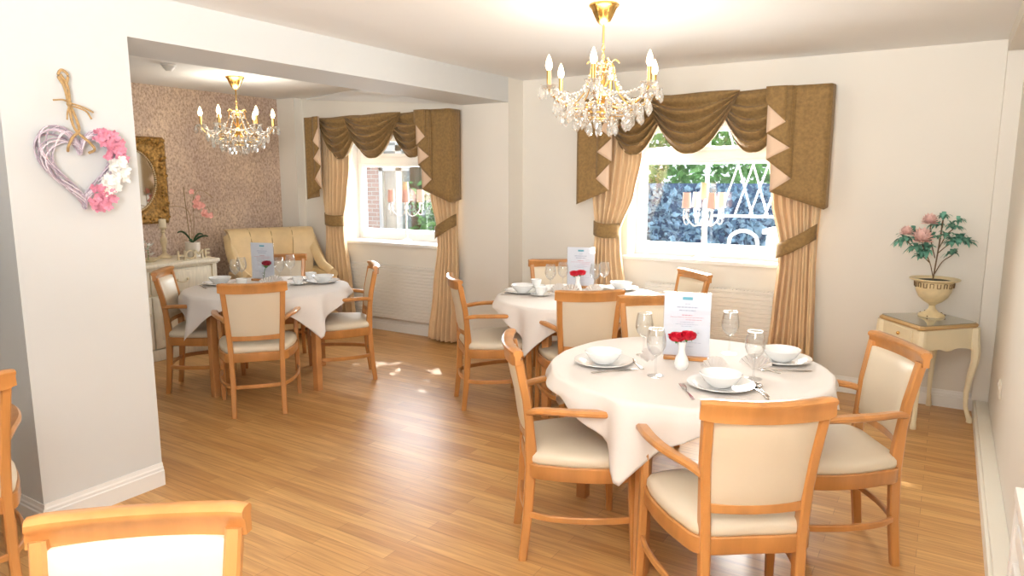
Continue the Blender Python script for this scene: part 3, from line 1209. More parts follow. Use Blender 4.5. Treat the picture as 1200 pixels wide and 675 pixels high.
def make_curtain(name, prof, y, tie, folds, label, seed=0, depth=.042):
    """prof: [(z, x_left, x_right, y_amp)] from top to floor"""
    rnd = random.Random(seed)
    ph = rnd.uniform(0, 6)
    zs = [p[0] for p in prof]
    def at(z):
        for p, q in zip(prof, prof[1:]):
            if z >= q[0] - 1e-9:
                t = (p[0] - z) / (p[0] - q[0])
                t = t * t * (3 - 2 * t) * .5 + t * .5
                return [lerp(p[i], q[i], t) for i in (1, 2, 3)]
        return prof[-1][1:]
    xm = (prof[0][1] + prof[0][2]) / 2
    root = empty(name, (xm, y, 0))
    bm = bmesh.new()
    nv = 60
    def f(u, v):
        z = lerp(zs[0], zs[-1], v)
        a, b, am = at(z)
        uw = u + .010 * math.sin(6 * v + 9 * u + ph)
        wob = math.sin(folds * 2 * PI * uw + ph) + .45 * math.sin(folds * 4.3 * PI * uw + 1.7 + ph)
        return (lerp(a, b, u) - xm, -.015 - am * wob * 1.15 - .03 * math.sin(PI * u), z)
    grid(bm, f, 110, nv)
    o = finish('curtain_drop', bm, M['curtain'], root, angle=180)
    md = o.modifiers.new('t', 'SOLIDIFY')
    md.thickness = .003
    md.offset = 0
    # tieback: band wrapping round the gathered cloth, (x,z) at inner and outer ends
    (xi, zi), (xo, zo), hw = tie
    bm = bmesh.new()
    def g(u, v):
        x = lerp(xi, xo, u)
        zc = lerp(zi, zo, u) - .012 * math.sin(PI * u)
        yy = -.112 + .065 * abs(2 * u - 1) ** 3.0
        if u < .001 or u > .999:
            yy += .0
        return (x - xm, yy, zc + (v - .5) * hw)
    grid(bm, g, 16, 4)
    b = finish('tieback', bm, M['velvet'], root, angle=180)
    md = b.modifiers.new('t', 'SOLIDIFY')
    md.thickness = .006
    return tag(root, label, 'curtain', 'beige curtains')


make_curtain('curtain', [(2.10, -2.60, -2.13, .028), (1.75, -2.60, -2.16, .028), (1.45, -2.59, -2.22, .026), (1.15, -2.565, -2.34, .02), (1.0, -2.57, -2.33, .022), (.6, -2.60, -2.27, .028), (.02, -2.64, -2.22, .034)],
             5.495, ((-2.335, 1.15), (-2.575, 1.165), .12), 6, 'beige curtain tied back at the left of the main window', 1)
make_curtain('curtain', [(2.10, -1.16, -.78, .028), (1.75, -1.165, -.785, .028), (1.4, -1.13, -.79, .026), (1.12, -1.065, -.80, .020), (.95, -1.06, -.80, .022), (.6, -1.085, -.785, .028), (.02, -1.13, -.76, .034)],
             5.495, ((-1.075, 1.045), (-.80, 1.20), .11), 6, 'beige curtain tied back at the right of the main window, behind the foreground table', 2)
make_curtain('curtain', [(2.08, -5.66, -5.25, .028), (1.7, -5.66, -5.25, .028), (1.4, -5.65, -5.30, .026), (1.15, -5.63, -5.37, .02), (1.0, -5.63, -5.37, .022), (.5, -5.67, -5.30, .028), (.02, -5.71, -5.26, .034)],
             5.32, ((-5.36, 1.145), (-5.635, 1.165), .115), 6, 'beige curtain tied back at the left of the alcove window', 3)
make_curtain('curtain', [(2.08, -4.27, -3.90, .028), (1.7, -4.24, -3.90, .028), (1.4, -4.20, -3.90, .026), (1.12, -4.14, -3.91, .020), (.95, -4.13, -3.905, .022), (.5, -4.19, -3.90, .028), (.02, -4.27, -3.895, .034)],
             5.32, ((-4.16, 1.06), (-3.90, 1.20), .11), 6, 'beige curtain tied back at the right of the alcove window, against the pier', 4)


# ================================================================== RADIATORS
def radiator(x0, x1, y, z0, z1, label, t=.07):
    root = empty('radiator', ((x0 + x1) / 2, y, z0))
    w = (x1 - x0) / 2
    h = z1 - z0
    bm = bmesh.new()
    prof = []
    n = 16
    # ribbed front plate: horizontal shallow grooves
    zz = [.015]
    pts = [(-t, .012)]
    for k in range(n):
        a = .012 + (h - .03) * k / n
        b = .012 + (h - .03) * (k + 1) / n
        pts += [(-t, a + .004), (-t, b - .006), (-t + .006, b - .003), (-t + .006, b)]
    pts += [(-t, h - .012), (-t + .01, h), (0, h), (0, 0), (-t + .01, 0)]
    A = [bm.verts.new((-w, a, b)) for a, b in pts]
    B_ = [bm.verts.new((w, a, b)) for a, b in pts]
    for i in range(len(pts)):
        j = (i + 1) % len(pts)
        bm.faces.new((A[i], A[j], B_[j], B_[i]))
    bm.faces.new(A)
    bm.faces.new(B_)
    finish('panel', bm, M['radiator'], root, smooth=False)
    bm = bmesh.new()
    for k in range(int(2 * w / .03)):
        x = -w + .02 + k * .03
        box(bm, x, x + .004, -t + .012, -.006, h, h + .012)
    box(bm, -w, w, -t, -t + .008, h, h + .014)
    box(bm, -w, w, -.008, 0, h, h + .014)
    finish('top_grille', bm, M['radiator'], root, smooth=False)
    return tag(root, label, 'radiator', 'white radiators')


radiator(-2.12, -1.09, YM - .012, .12, .70, 'white ribbed radiator under the main window')
radiator(-5.40, -4.02, YA - .004, .135, .685, 'white ribbed radiator under the alcove window', .05)
# slatted guard at the bottom right edge
root = empty('radiator_guard', (.29, 1.36, 0))
bm = bmesh.new()
box(bm, -.075, .03, 0, .91, .71, .745, bev=.008)
finish('top_board', bm, M['trim'], root)
for y in (0, .87):
    bm = bmesh.new()
    box(bm, -.07, -.045, y, y + .04, .0, .71, bev=.003)
    finish('post', bm, M['trim'], root)
for k in range(6):
    bm = bmesh.new()
    box(bm, -.064, -.048, .03, .88, .05 + k * .11, .10 + k * .11, bev=.003)
    finish('slat', bm, M['trim'], root)
tag(root, 'white slatted guard against the right wall at the bottom right corner', 'radiator cover')


# ================================================================== CHANDELIERS
def make_chandelier():
    root = empty('chandelier')        # origin at the ceiling
    bm = bmesh.new()
    lathe(bm, [(0, 0), (.074, 0), (.078, -.008), (.072, -.016), (.066, -.020), (.050, -.055), (.034, -.085), (.020, -.098), (.010, -.104), (0, -.106)], 28)
    finish('ceiling_rose', bm, M['gold'], root)
    bm = bmesh.new()
    tube(bm, [(0, 0, -.10), (0, 0, -.19)], .006, 8)
    for k in range(4):
        z = -.195 - k * .020
        ring = []
        ax = k % 2
        pts = []
        for i in range(11):
            a = 2 * PI * i / 10
            p = (.008 * math.cos(a), 0, z + .014 * math.sin(a)) if ax else (0, .008 * math.cos(a), z + .014 * math.sin(a))
            pts.append(p)
        sweep(bm, pts, circ(.0022, 5), up=(0, 1, 0) if ax else (1, 0, 0), close=False)
    finish('chain', bm, M['gold'], root)
    bm = bmesh.new()
    lathe(bm, [(0, -.27), (.012, -.275), (.010, -.30), (.022, -.315), (.010, -.335), (.009, -.42), (.024, -.44), (.034, -.455), (.030, -.475), (.012, -.49), (.010, -.53), (.020, -.545), (0, -.565)], 20)
    finish('column', bm, M['gold'], root)
    drop_bm = bmesh.new()
    def drop_mesh(h, w, flat=.45):
        b = bmesh.new()
        prof = [(0, 0), (w * .35, -h * .18), (w * .5, -h * .55), (w * .38, -h * .8), (0, -h)]
        lathe(b, prof, 6)
        for v in b.verts:
            v.co.y *= flat * 1.4
        me = bpy.data.meshes.new('crystal_drop')
        bmesh.ops.recalc_face_normals(b, faces=b.faces)
        b.to_mesh(me)
        b.free()
        me.materials.append(M['crystal'])
        return me
    D1, D2 = drop_mesh(.068, .036), drop_mesh(.046, .027)
    def hang(me, x, y, z, parent=root, rz=0):
        o = bpy.data.objects.new('crystal_drop', me)
        COL.objects.link(o)
        o.parent = parent
        o.location = (x, y, z)
        o.rotation_euler = (0, 0, rz)
    # six scrolled arms
    arm = None
    for k in range(6):
        a = 2 * PI * k / 6
        if k == 0:
            arm = empty('candle_arm')
            bm = bmesh.new()
            tube(bm, spline([(.01, 0, -.47), (.08, 0, -.515), (.16, 0, -.52), (.23, 0, -.49), (.275, 0, -.45), (.29, 0, -.425)], 5), .0055, 7)
            tube(bm, spline([(.008, 0, -.31), (.035, 0, -.285), (.06, 0, -.30), (.07, 0, -.35), (.10, 0, -.44), (.16, 0, -.505)], 5), .0035, 6)
            finish('arm_scroll', bm, M['gold'], arm)
            bm = bmesh.new()
            lathe(bm, [(0, -.428), (.020, -.428), (.044, -.412), (.046, -.406), (.040, -.408), (.018, -.418), (0, -.418)], 12, c=(.29, 0, 0))
            finish('drip_pan', bm, M['crystal'], arm, smooth=False)
            bm = bmesh.new()
            lathe(bm, [(0, -.42), (.0115, -.42), (.0115, -.335), (0, -.335)], 14, c=(.29, 0, 0))
            finish('candle_sleeve', bm, M['gold'], arm)
            bm = bmesh.new()
            lathe(bm, [(0, -.336), (.010, -.334), (.017, -.318), (.0175, -.305), (.012, -.282), (.004, -.262), (0, -.256)], 14, c=(.29, 0, 0))
            finish('bulb', bm, M['bulb'], arm)
            bm = bmesh.new()       # beads round the pan and up the arm
            for i in range(16):
                t = i / 15
                p = (lerp(.04, .27, t), .0, -.30 - .16 * math.sin(t * PI * .55) - .05 * math.sin(t * PI))
                bmesh.ops.create_icosphere(bm, subdivisions=1, radius=.0085, matrix=Matrix.Translation(p))
            for i in range(10):
                t = i / 9
                p = (lerp(.28, .04, t), .0, -.45 - .085 * math.sin(t * PI))
                bmesh.ops.create_icosphere(bm, subdivisions=1, radius=.008, matrix=Matrix.Translation(p))
            tube(bm, [(lerp(.04, .27, i / 15), .0, -.30 - .16 * math.sin(i / 15 * PI * .55) - .05 * math.sin(i / 15 * PI)) for i in range(16)], .002, 4)
            tube(bm, [(lerp(.28, .04, i / 9), .0, -.45 - .085 * math.sin(i / 9 * PI)) for i in range(10)], .002, 4)
            finish('bead_string', bm, M['crystal'], arm, smooth=False)
            arm.parent = root
        else:
            c = dup(arm, rz=a, parent=root)
    for k in range(6):
        a = 2 * PI * k / 6
        for j in range(4):
            b = a + (j / 4) * 2 * PI
            ex, ey = .29 * math.cos(a) + .040 * math.cos(b), .29 * math.sin(a) + .040 * math.sin(b)
            hang(D2 if j % 2 else D1, ex, ey, -.415 - (.012 if j % 2 else 0), rz=b)
        # garland between neighbouring pans
        for j in (1, 2, 3):
            t = j / 4
            b0, b1 = a, a + PI / 3
            x = lerp(math.cos(b0), math.cos(b1), t) * .275
            y = lerp(math.sin(b0), math.sin(b1), t) * .275
            hang(D1, x, y, -.45 - .045 * math.sin(PI * t), rz=b0)
    for (rad, n, z) in ((.20, 16, -.50), (.205, 12, -.535), (.14, 11, -.565), (.07, 7, -.590)):
        for j in range(n):
            a = 2 * PI * j / n + rad * 9
            hang(D1, rad * math.cos(a), rad * math.sin(a), z, rz=a)
    def beads(pts, r=.0085, close=False):
        bm = bmesh.new()
        for p in pts:
            bmesh.ops.create_icosphere(bm, subdivisions=1, radius=r, matrix=Matrix.Translation(p))
        tube(bm, pts + ([pts[0]] if close else []), .002, 4)
        finish('bead_garland', bm, M['crystal'], root, smooth=False)
    for k in range(6):
        b0, b1 = 2 * PI * k / 6, 2 * PI * (k + 1) / 6
        beads([(lerp(math.cos(b0), math.cos(b1), j / 14) * .275, lerp(math.sin(b0), math.sin(b1), j / 14) * .275, -.42 - .045 * math.sin(PI * j / 14)) for j in range(1, 14)])
        beads([(lerp(math.cos(b0) * .2, math.cos(b1) * .2, j / 10), lerp(math.sin(b0) * .2, math.sin(b1) * .2, j / 10), -.51 - .035 * math.sin(PI * j / 10)) for j in range(0, 11)])
    for (rad, n, z) in ((.20, 36, -.52), (.14, 26, -.555), (.07, 14, -.580), (.055, 12, -.34), (.045, 10, -.30), (.06, 12, -.44)):
        beads([(rad * math.cos(2 * PI * j / n), rad * math.sin(2 * PI * j / n), z) for j in range(n)], close=True)
    bm = bmesh.new()
    for (rad, z) in ((.20, -.512), (.14, -.548), (.07, -.573)):
        pts = [(rad * math.cos(2 * PI * i / 24), rad * math.sin(2 * PI * i / 24), z) for i in range(25)]
        sweep(bm, pts, circ(.003, 5), close=False)
    for k in range(6):
        a = 2 * PI * k / 6 + PI / 6
        tube(bm, [(.2 * math.cos(a), .2 * math.sin(a), -.512), (.01 * math.cos(a), .01 * math.sin(a), -.50)], .0025, 5)
    # top scroll crown
    for k in range(6):
        a = 2 * PI * k / 6 + PI / 6
        pp = spline([(.008, 0, -.42), (.045, 0, -.36), (.04, 0, -.30), (.065, 0, -.275), (.085, 0, -.29)], 4)
        pp = [Matrix.Rotation(a, 3, 'Z') @ p for p in pp]
        tube(bm, pp, .0035, 5)
    finish('hoop_frame', bm, M['gold'], root)
    return root


ch = make_chandelier()
ch2 = dup(ch)
for o, loc, rz, lab in ((ch, (-1.575, 3.411, CZ), R(14) + YAW, 'large gold and crystal chandelier with six lit candle bulbs hanging before the main window'),
                        (ch2, (-5.247, 3.962, AZ), R(22) + YAW, 'smaller looking gold and crystal chandelier hanging in the alcove by the papered wall')):
    o.location = loc
    o.rotation_euler = (0, 0, rz)
    tag(o, lab, 'chandelier', 'crystal chandeliers')
    light('chandelier_glow', 'POINT', (loc[0], loc[1], loc[2] - .26), 15 if loc[0] > -3 else 14, (1, .93, .80), shadow_soft_size=.22)


# ================================================================== ALCOVE FURNITURE
# sideboard: front at x=-5.76, right end y=4.04, seen from y 3.2
root = empty('sideboard', (-6.05, 3.10, 0))
SX0, SX1, SY0, SY1 = -.29, .28, -.95, .935
bm = bmesh.new()
box(bm, SX0, SX1 + .025, SY0 - .02, SY1 + .025, .815, .848, bev=.008)
box(bm, SX0, SX1 + .010, SY0 - .01, SY1 + .010, .800, .816, bev=.005)
finish('top_board', bm, M['ivory'], root)
bm = bmesh.new()
box(bm, SX0, SX1 - .012, SY0, SY1, .09, .80, bev=.004)
box(bm, SX1 - .02, SX1, SY1 - .045, SY1, .09, .80, bev=.004)
box(bm, SX1 - .02, SX1, SY0, SY0 + .045, .09, .80, bev=.004)
finish('carcass', bm, M['ivory'], root)
bm = bmesh.new()
box(bm, SX0, SX1 + .012, SY0 - .01, SY1 + .010, 0, .10, bev=.008)
finish('plinth', bm, M['ivory'], root)
nb = 3
bw = (SY1 - SY0 - .11) / nb
for k in range(nb):
    ya = SY0 + .055 + k * bw
    yb = ya + bw - .012
    bm = bmesh.new()
    box(bm, SX1 - .012, SX1 + .006, ya, yb, .585, .785, bev=.004)
    box(bm, SX1 + .004, SX1 + .012, ya + .03, yb - .03, .61, .76, bev=.004)
    dr = finish('drawer', bm, M['ivory'], root)
    bm = bmesh.new()
    for s in (-1, 1):
        tube(bm, spline([(SX1 + .012, (ya + yb) / 2 + s * .05, .69), (SX1 + .03, (ya + yb) / 2 + s * .035, .675), (SX1 + .034, (ya + yb) / 2, .668)], 4), .004, 6)
        bmesh.ops.create_icosphere(bm, subdivisions=2, radius=.013, matrix=Matrix.Translation((SX1 + .015, (ya + yb) / 2 + s * .05, .69)))
    finish('handle', bm, M['candlestick'], dr)
    bm = bmesh.new()
    box(bm, SX1 - .012, SX1 + .006, ya, yb, .11, .565, bev=.004)
    fr = [(ya, ya + .06, .11, .565), (yb - .06, yb, .11, .565), (ya + .06, yb - .06, .11, .17), (ya + .06, yb - .06, .505, .565)]
    for (c, d, e, f_) in fr:
        box(bm, SX1 + .004, SX1 + .014, c, d, e, f_, bev=.003)
    dd = finish('door', bm, M['ivory'], root)
    bm = bmesh.new()
    bmesh.ops.create_icosphere(bm, subdivisions=2, radius=.014, matrix=Matrix.Translation((SX1 + .026, yb - .03, .42)))
    finish('knob', bm, M['candlestick'], dd)
tag(root, 'distressed ivory sideboard with drawers and panelled doors against the papered wall', 'sideboard')
SBZ = .848

# leather armchair in the corner
def make_leather_chair():
    root = empty('leather_armchair')
    # facing +Y ; back at y=-.33
    bm = bmesh.new()
    n = 24
    def back(side):
        def f(u, v):
            uu = u * 2 - 1
            wid = lerp(.36, .44, v ** 1.5)
            flute = .012 * abs(math.sin(u * PI * 4)) if side > 0 else 0
            z = lerp(.40, 1.07, v)
            roll = 0
            y = -.30 - .07 * v
            if v > .8:
                t = (v - .8) / .2
                y -= .10 * (1 - math.cos(t * PI / 2)) * 1.0
                z = lerp(.40, 1.07, .8) + .134 * math.sin(t * PI / 2)
            y += .09 * abs(uu) ** 3 * (1 - v * .4)
            return (uu * wid, y + (.06 + flute if side > 0 else -.05), z)
        return f
    A = grid(bm, back(1), 40, 20)
    B_ = grid(bm, back(-1), 40, 20)
    nu, nv = 40, 20
    loop = [(i, 0) for i in range(nu)] + [(nu, j) for j in range(nv)] + [(i, nv) for i in range(nu, 0, -1)] + [(0, j) for j in range(nv, 0, -1)]
    for k in range(len(loop)):
        i, j = loop[k]
        p, q = loop[(k + 1) % len(loop)]
        bm.faces.new((A[i][j], A[p][q], B_[p][q], B_[i][j]))
    bk = finish('backrest', bm, M['chairleather'], root, angle=60)
    bm = bmesh.new()
    for k in (1, 2, 3):
        pts = [Vector(back(1)(k / 4, v / 10)) + Vector((0, .003, 0)) for v in range(11)]
        tube(bm, pts, .005, 6)
    finish('seam', bm, M['seam'], bk)
    for s in (-1, 1):
        bm = bmesh.new()
        pp = spline([(s * .41, -.36, 1.0), (s * .425, -.20, .82), (s * .42, -.02, .70), (s * .415, .18, .665), (s * .41, .30, .64)], 6)
        sweep(bm, pp, [rect(.11, .11, .9)] * len(pp))
        box(bm, s * .41 - .045, s * .41 + .045, -.30, .29, .12, .66, bev=.02)
        finish('arm', bm, M['chairleather'], root, angle=60)
    bm = bmesh.new()
    box(bm, -.37, .37, -.28, .32, .32, .46, bev=.035)
    finish('seat_cushion', bm, M['chairleather'], root)
    bm = bmesh.new()
    box(bm, -.40, .40, -.34, .30, .12, .33, bev=.01)
    finish('seat_base', bm, M['chairleather'], root)
    for sx in (-.38, .38):
        for sy in (-.30, .26):
            bm = bmesh.new()
            lathe(bm, [(0, 0), (.016, 0), (.026, .10), (.026, .13), (0, .13)], 12, c=(sx, sy, 0))
            finish('leg', bm, M['wood_dark'], root)
    return root


ac = make_leather_chair()
ac.location = (-5.62, 4.67, 0)
ac.rotation_euler = (0, 0, R(-113))
tag(ac, 'cream leather armchair with tall channelled scroll back in the alcove corner', 'armchair')

# gilt mirror on the papered wall
root = empty('wall_mirror', (XL, 3.61, 1.56))
bm = bmesh.new()
HW, HH = .345, .40
def ov(t, a, b):
    return a * math.cos(t), b * math.sin(t)
n = 64
def sq(t, a, b):
    c, s = math.cos(t), math.sin(t)
    k = 1 / max(abs(c) / a, abs(s) / b)
    return c * k, s * k
rings = []
for (kind, a, b, x) in (('s', HW, HH, .004), ('s', HW, HH, .030), ('s', HW - .02, HH - .02, .048), ('s', HW - .05, HH - .05, .040), ('s', HW - .07, HH - .07, .022), ('o', .262, .315, .018), ('o', .246, .298, .030), ('o', .232, .284, .022), ('o', .228, .280, .010)):
    ring = []
    for i in range(n):
        t = 2 * PI * i / n + .0001
        y, z = (sq if kind == 's' else ov)(t, a, b)
        ring.append(bm.verts.new((x, y, z)))
    rings.append(ring)
for A, B_ in zip(rings, rings[1:]):
    for i in range(n):
        j = (i + 1) % n
        bm.faces.new((A[i], A[j], B_[j], B_[i]))
bm.faces.new(rings[0])
rnd = random.Random(3)
for i in range(150):      # carved scrollwork lumps along the border
    t = rnd.uniform(0, 2 * PI)
    k = rnd.uniform(.0, .05)
    if abs(abs(math.cos(t)) - .7) > .25 and rnd.random() < .4:
        continue
    y, z = sq(t, HW - .012 - k, HH - .012 - k)
    bmesh.ops.create_icosphere(bm, subdivisions=1, radius=rnd.uniform(.008, .02), matrix=Matrix.Translation((.04, y, z)))
finish('gilt_frame', bm, M['goldframe'], root, angle=50)
bm = bmesh.new()
A = [bm.verts.new((.012, *ov(2 * PI * i / n, .232, .284))) for i in range(n)]
bm.faces.new(A)
r_ = bmesh.ops.extrude_face_region(bm, geom=bm.faces[:])
for v in [e for e in r_['geom'] if isinstance(e, bmesh.types.BMVert)]:
    v.co.x -= .006
finish('mirror_glass', bm, M['mirror'], root, smooth=False)
bm = bmesh.new()
for i in range(90):
    y, z = ov(2 * PI * i / 90, .235, .287)
    bmesh.ops.create_icosphere(bm, subdivisions=1, radius=.0085, matrix=Matrix.Translation((.022, y, z)))
finish('bead_rim', bm, M['candlestick'], root)
tag(root, 'ornate gilt rectangular frame around an oval mirror on the papered wall', 'mirror')

# candlestick and candle
root = None
bm = bmesh.new()
lathe(bm, [(0, 0), (.062, 0), (.064, .008), (.058, .016), (.040, .026), (.022, .040), (.016, .06), (.022, .075), (.016, .085), (.020, .11), (.030, .15), (.028, .18), (.014, .21), (.012, .235), (.024, .245), (.014, .258), (.016, .268), (.034, .276), (.038, .284), (.034, .290), (0, .290)], 24)
o = finish('candlestick', bm, M['candlestick'])
o.location = (-6.17, 3.78, SBZ)
tag(o, 'turned cream candlestick on the sideboard in front of the mirror corner', 'candlestick')
bm = bmesh.new()
lathe(bm, [(0, 0), (.030, 0), (.031, .003), (.031, .066), (.028, .070), (0, .068)], 20)
c = finish('pillar_candle', bm, M['candle'])
bm = bmesh.new()
tube(bm, [(0, 0, .066), (.001, 0, .078)], .0012, 5)
w_ = finish('wick', bm, M['dark'], c)
c.location = (-6.17, 3.78, SBZ + .291)
tag(c, 'short cream pillar candle on the turned candlestick', 'candle')

# gilded twig flowers rising behind the candle? -> orchid in ribbed pot
bm = bmesh.new()
pr = [(0, 0), (.058, 0)]
for k in range(8):
    z = .004 + k * .0165
    pr += [(.062 + k * .0006, z), (.064 + k * .0006, z + .008), (.062 + k * .0006, z + .0145)]
pr += [(.069, .14), (.066, .142), (.062, .132), (0, .130)]
lathe(bm, pr, 32)
o = finish('ceramic_pot', bm, M['pot'])
o.location = (-6.02, 3.97, SBZ)
tag(o, 'ribbed off white ceramic pot on the sideboard holding the orchid', 'plant pot')
root = empty('orchid', (-6.02, 3.97, SBZ + .128))
for k, (dx, dy, h) in enumerate(((-.01, -.035, .53), (.0, .0, .44), (.01, .025, .45))):
    bm = bmesh.new()
    if k == 0:
        tube(bm, [(dx * .5, dy * .5, 0), (dx, dy * 1.3, h)], .0035, 6)
        finish('cane', bm, M['cane'], root)
    else:
        s = 1 if k == 1 else -1
        pts = spline([(dx * .3, dy * .3, 0), (dx, dy, h * .5), (dx, dy * 1.2, h * .9), (dx + .01, dy + .05, h + .04), (dx + .02, dy + .12, h + .03), (dx + .02, dy + .20, h - .03)], 5) if k == 2 else spline([(0, 0, 0), (0, .0, h * .5), (0, -.03, h * .72), (0, -.12, h * .80), (0, -.22, h * .79)], 5)
        tube(bm, pts, .0026, 6)
        finish('stem', bm, M['cane'], root)
rnd = random.Random(11)
for k in range(11):
    bm = bmesh.new()
    c = Vector((.03 + rnd.uniform(-.02, .02), .0 + .016 * k + rnd.uniform(-.02, .02), .44 - .017 * k + rnd.uniform(-.04, .05)))
    for p in range(5):
        a = 2 * PI * p / 5 + rnd.random()
        def f(u, v):
            uu = u * 2 - 1
            ww = .014 * math.sin(PI * min(1, .1 + .85 * v)) * uu
            L = .030 * v
            return c + Vector((.010 * (1 - v) + .012 * v * v, math.cos(a) * L - math.sin(a) * ww, math.sin(a) * L + math.cos(a) * ww))
        grid(bm, f, 4, 4)
    finish('orchid_flower', bm, M['orchid'], root)
for k, (a, L, lift) in enumerate(((R(-100), .13, .11), (R(75), .10, .08), (R(60), .14, .06), (R(-60), .06, .03))):
    bm = bmesh.new()
    def f(u, v):
        uu = u * 2 - 1
        ww = .022 * math.sin(PI * min(1, .12 + .86 * v)) * uu
        d = Vector((math.cos(a), math.sin(a), 0))
        t = Vector((-math.sin(a), math.cos(a), 0))
        return d * L * v + t * ww * .6 + Vector((0, 0, lift * math.sin(v * PI * .62) + .2 * ww * 1.5 + .012 * uu * uu))
    grid(bm, f, 6, 12)
    o = finish('orchid_leaf', bm, M['orchid_leaf'], root)
    md = o.modifiers.new('t', 'SOLIDIFY')
    md.thickness = .003
tag(root, 'coral pink orchid with dark strap leaves in the ribbed pot', 'plant')

# wooden letters
for k, ch_ in enumerate('HOME'):
    cu = bpy.data.curves.new('letter_' + ch_, 'FONT')
    cu.body = ch_
    cu.size = .115
    cu.extrude = .011
    cu.bevel_depth = .0015
    cu.align_x = 'CENTER'
    tmp = bpy.data.objects.new('tmp', cu)
    COL.objects.link(tmp)
    dg = bpy.context.evaluated_depsgraph_get()
    me = bpy.data.meshes.new_from_object(tmp.evaluated_get(dg))
    bpy.data.objects.remove(tmp)
    me.transform(Matrix.Rotation(R(90), 4, 'X'))
    zmin = min(v.co.z for v in me.vertices)
    me.transform(Matrix.Translation((0, 0, -zmin)))
    me.materials.clear()
    me.materials.append(M['letter'])
    o = bpy.data.objects.new('wooden_letter', me)
    COL.objects.link(o)
    o.location = (-5.875 - k * .004, 3.76 + k * .088, SBZ + .0005)
    o.rotation_euler = (0, 0, R(70))
    tag(o, 'cream wooden letter %s standing on the sideboard, part of a four letter word' % ch_, 'letter', 'wooden letters on the sideboard')

# saucer dish with a white flower at the pillar edge
bm = bmesh.new()
lathe(bm, [(0, 0), (.05, 0), (.055, .006), (.09, .022), (.095, .026), (.09, .027), (.05, .012), (0, .012)], 28)
o = finish('decorative_dish', bm, M['candlestick'])
o.location = (-6.0, 3.52, SBZ)
tag(o, 'shallow beige dish on the sideboard holding white flowers', 'dish')
root = empty('white_flowers', (-6.0, 3.52, SBZ + .013))
rnd = random.Random(5)
for k in range(5):
    bm = bmesh.new()
    c = Vector((rnd.uniform(-.03, .03), rnd.uniform(-.03, .04), .04 + k * .028))
    for p in range(9):
        a = 2 * PI * p / 9
        e = rnd.uniform(.1, .9)
        def f(u, v):
            uu = u * 2 - 1
            ww = .012 * math.sin(PI * min(1, .1 + .85 * v)) * uu
            L = .036 * v
            return c + Vector((math.cos(a) * L - math.sin(a) * ww, math.sin(a) * L + math.cos(a) * ww, L * e))
        grid(bm, f, 2, 3)
    finish('bloom', bm, M['white_petal'], root)
bm = bmesh.new()
tube(bm, [(0, 0, 0), (.005, .0, .15)], .003, 6)
finish('stem', bm, M['leaf'], root)
tag(root, 'white artificial flowers standing in the dish at the left end of the sideboard', 'flowers')

# smoke detector
root = empty('smoke_detector', (-5.10, 3.27, AZ))
bm = bmesh.new()
lathe(bm, [(0, 0), (.055, 0), (.055, -.012), (.05, -.016), (0, -.016)], 28)
finish('base_plate', bm, M['plastic'], root)
bm = bmesh.new()
lathe(bm, [(0, -.016), (.042, -.016), (.044, -.026), (.030, -.042), (.022, -.052), (0, -.054)], 28)
finish('sensor_dome', bm, M['plastic'], root)
tag(root, 'round white smoke detector on the alcove ceiling left of the chandelier', 'smoke detector')


# ================================================================== CANDELABRA ON THE SILLS
def make_candelabra():
    root = empty('candelabra')
    bm = bmesh.new()
    lathe(bm, [(0, 0), (.060, 0), (.062, .006), (.045, .018), (.020, .030), (.012, .055), (.018, .075), (.010, .09), (.008, .20), (.014, .215), (.009, .23), (.008, .30), (.016, .31), (.009, .325), (.010, .41), (0, .415)], 20)
    finish('stem', bm, M['white_metal'], root)
    bm = bmesh.new()
    lathe(bm, [(.034, .43), (.028, .545), (.027, .545), (.033, .43)], 20)
    finish('lamp_shade', bm, M['shade_cream'], root, smooth=True)
    for k in range(4):
        a = k * PI / 2 + R(8)
        arm = empty('candle_arm')
        arm.parent = root
        arm.rotation_euler = (0, 0, a)
        bm = bmesh.new()
        tube(bm, spline([(.005, 0, .29), (.03, 0, .25), (.07, 0, .235), (.11, 0, .26), (.145, 0, .31), (.148, 0, .36)], 5), .005, 6)
        tube(bm, spline([(.145, 0, .31), (.165, 0, .27), (.145, 0, .245), (.125, 0, .262), (.135, 0, .28)], 4), .0035, 5)
        lathe(bm, [(0, .345), (.024, .352), (.025, .356), (.008, .358), (.007, .385), (0, .385)], 14, c=(.148, 0, 0))
        finish('arm_scroll', bm, M['white_metal'], arm)
        bm = bmesh.new()
        lathe(bm, [(.037, .365), (.030, .475), (.029, .475), (.036, .365)], 20, c=(.148, 0, 0))
        finish('lamp_shade', bm, M['shade'], arm)
        for s in range(3):
            b = s * 2.1
            x, y = .148 + .022 * math.cos(b), .022 * math.sin(b)
            bm = bmesh.new()
            lathe(bm, [(0, .352), (.005, .345), (.005, .338), (.001, .332), (.008, .305), (0, .280)], 6, c=(x, y, 0))
            finish('crystal_drop', bm, M['crystal'], arm, smooth=False)
    return root


cd = make_candelabra()
c2 = dup(cd)
for o, loc, rz, lab in ((cd, (-1.70, 5.68, .931), YAW, 'white candelabra with pink shades on the sill of the main window'), (c2, (-4.745, 5.55, .931), YAW, 'white candelabra with pink shades on the sill of the alcove window')):
    o.location = loc
    o.rotation_euler = (0, 0, rz)
    o.scale = (1.0, 1.0, 1.13)
    tag(o, lab, 'candelabra', 'candelabras on the window sills')


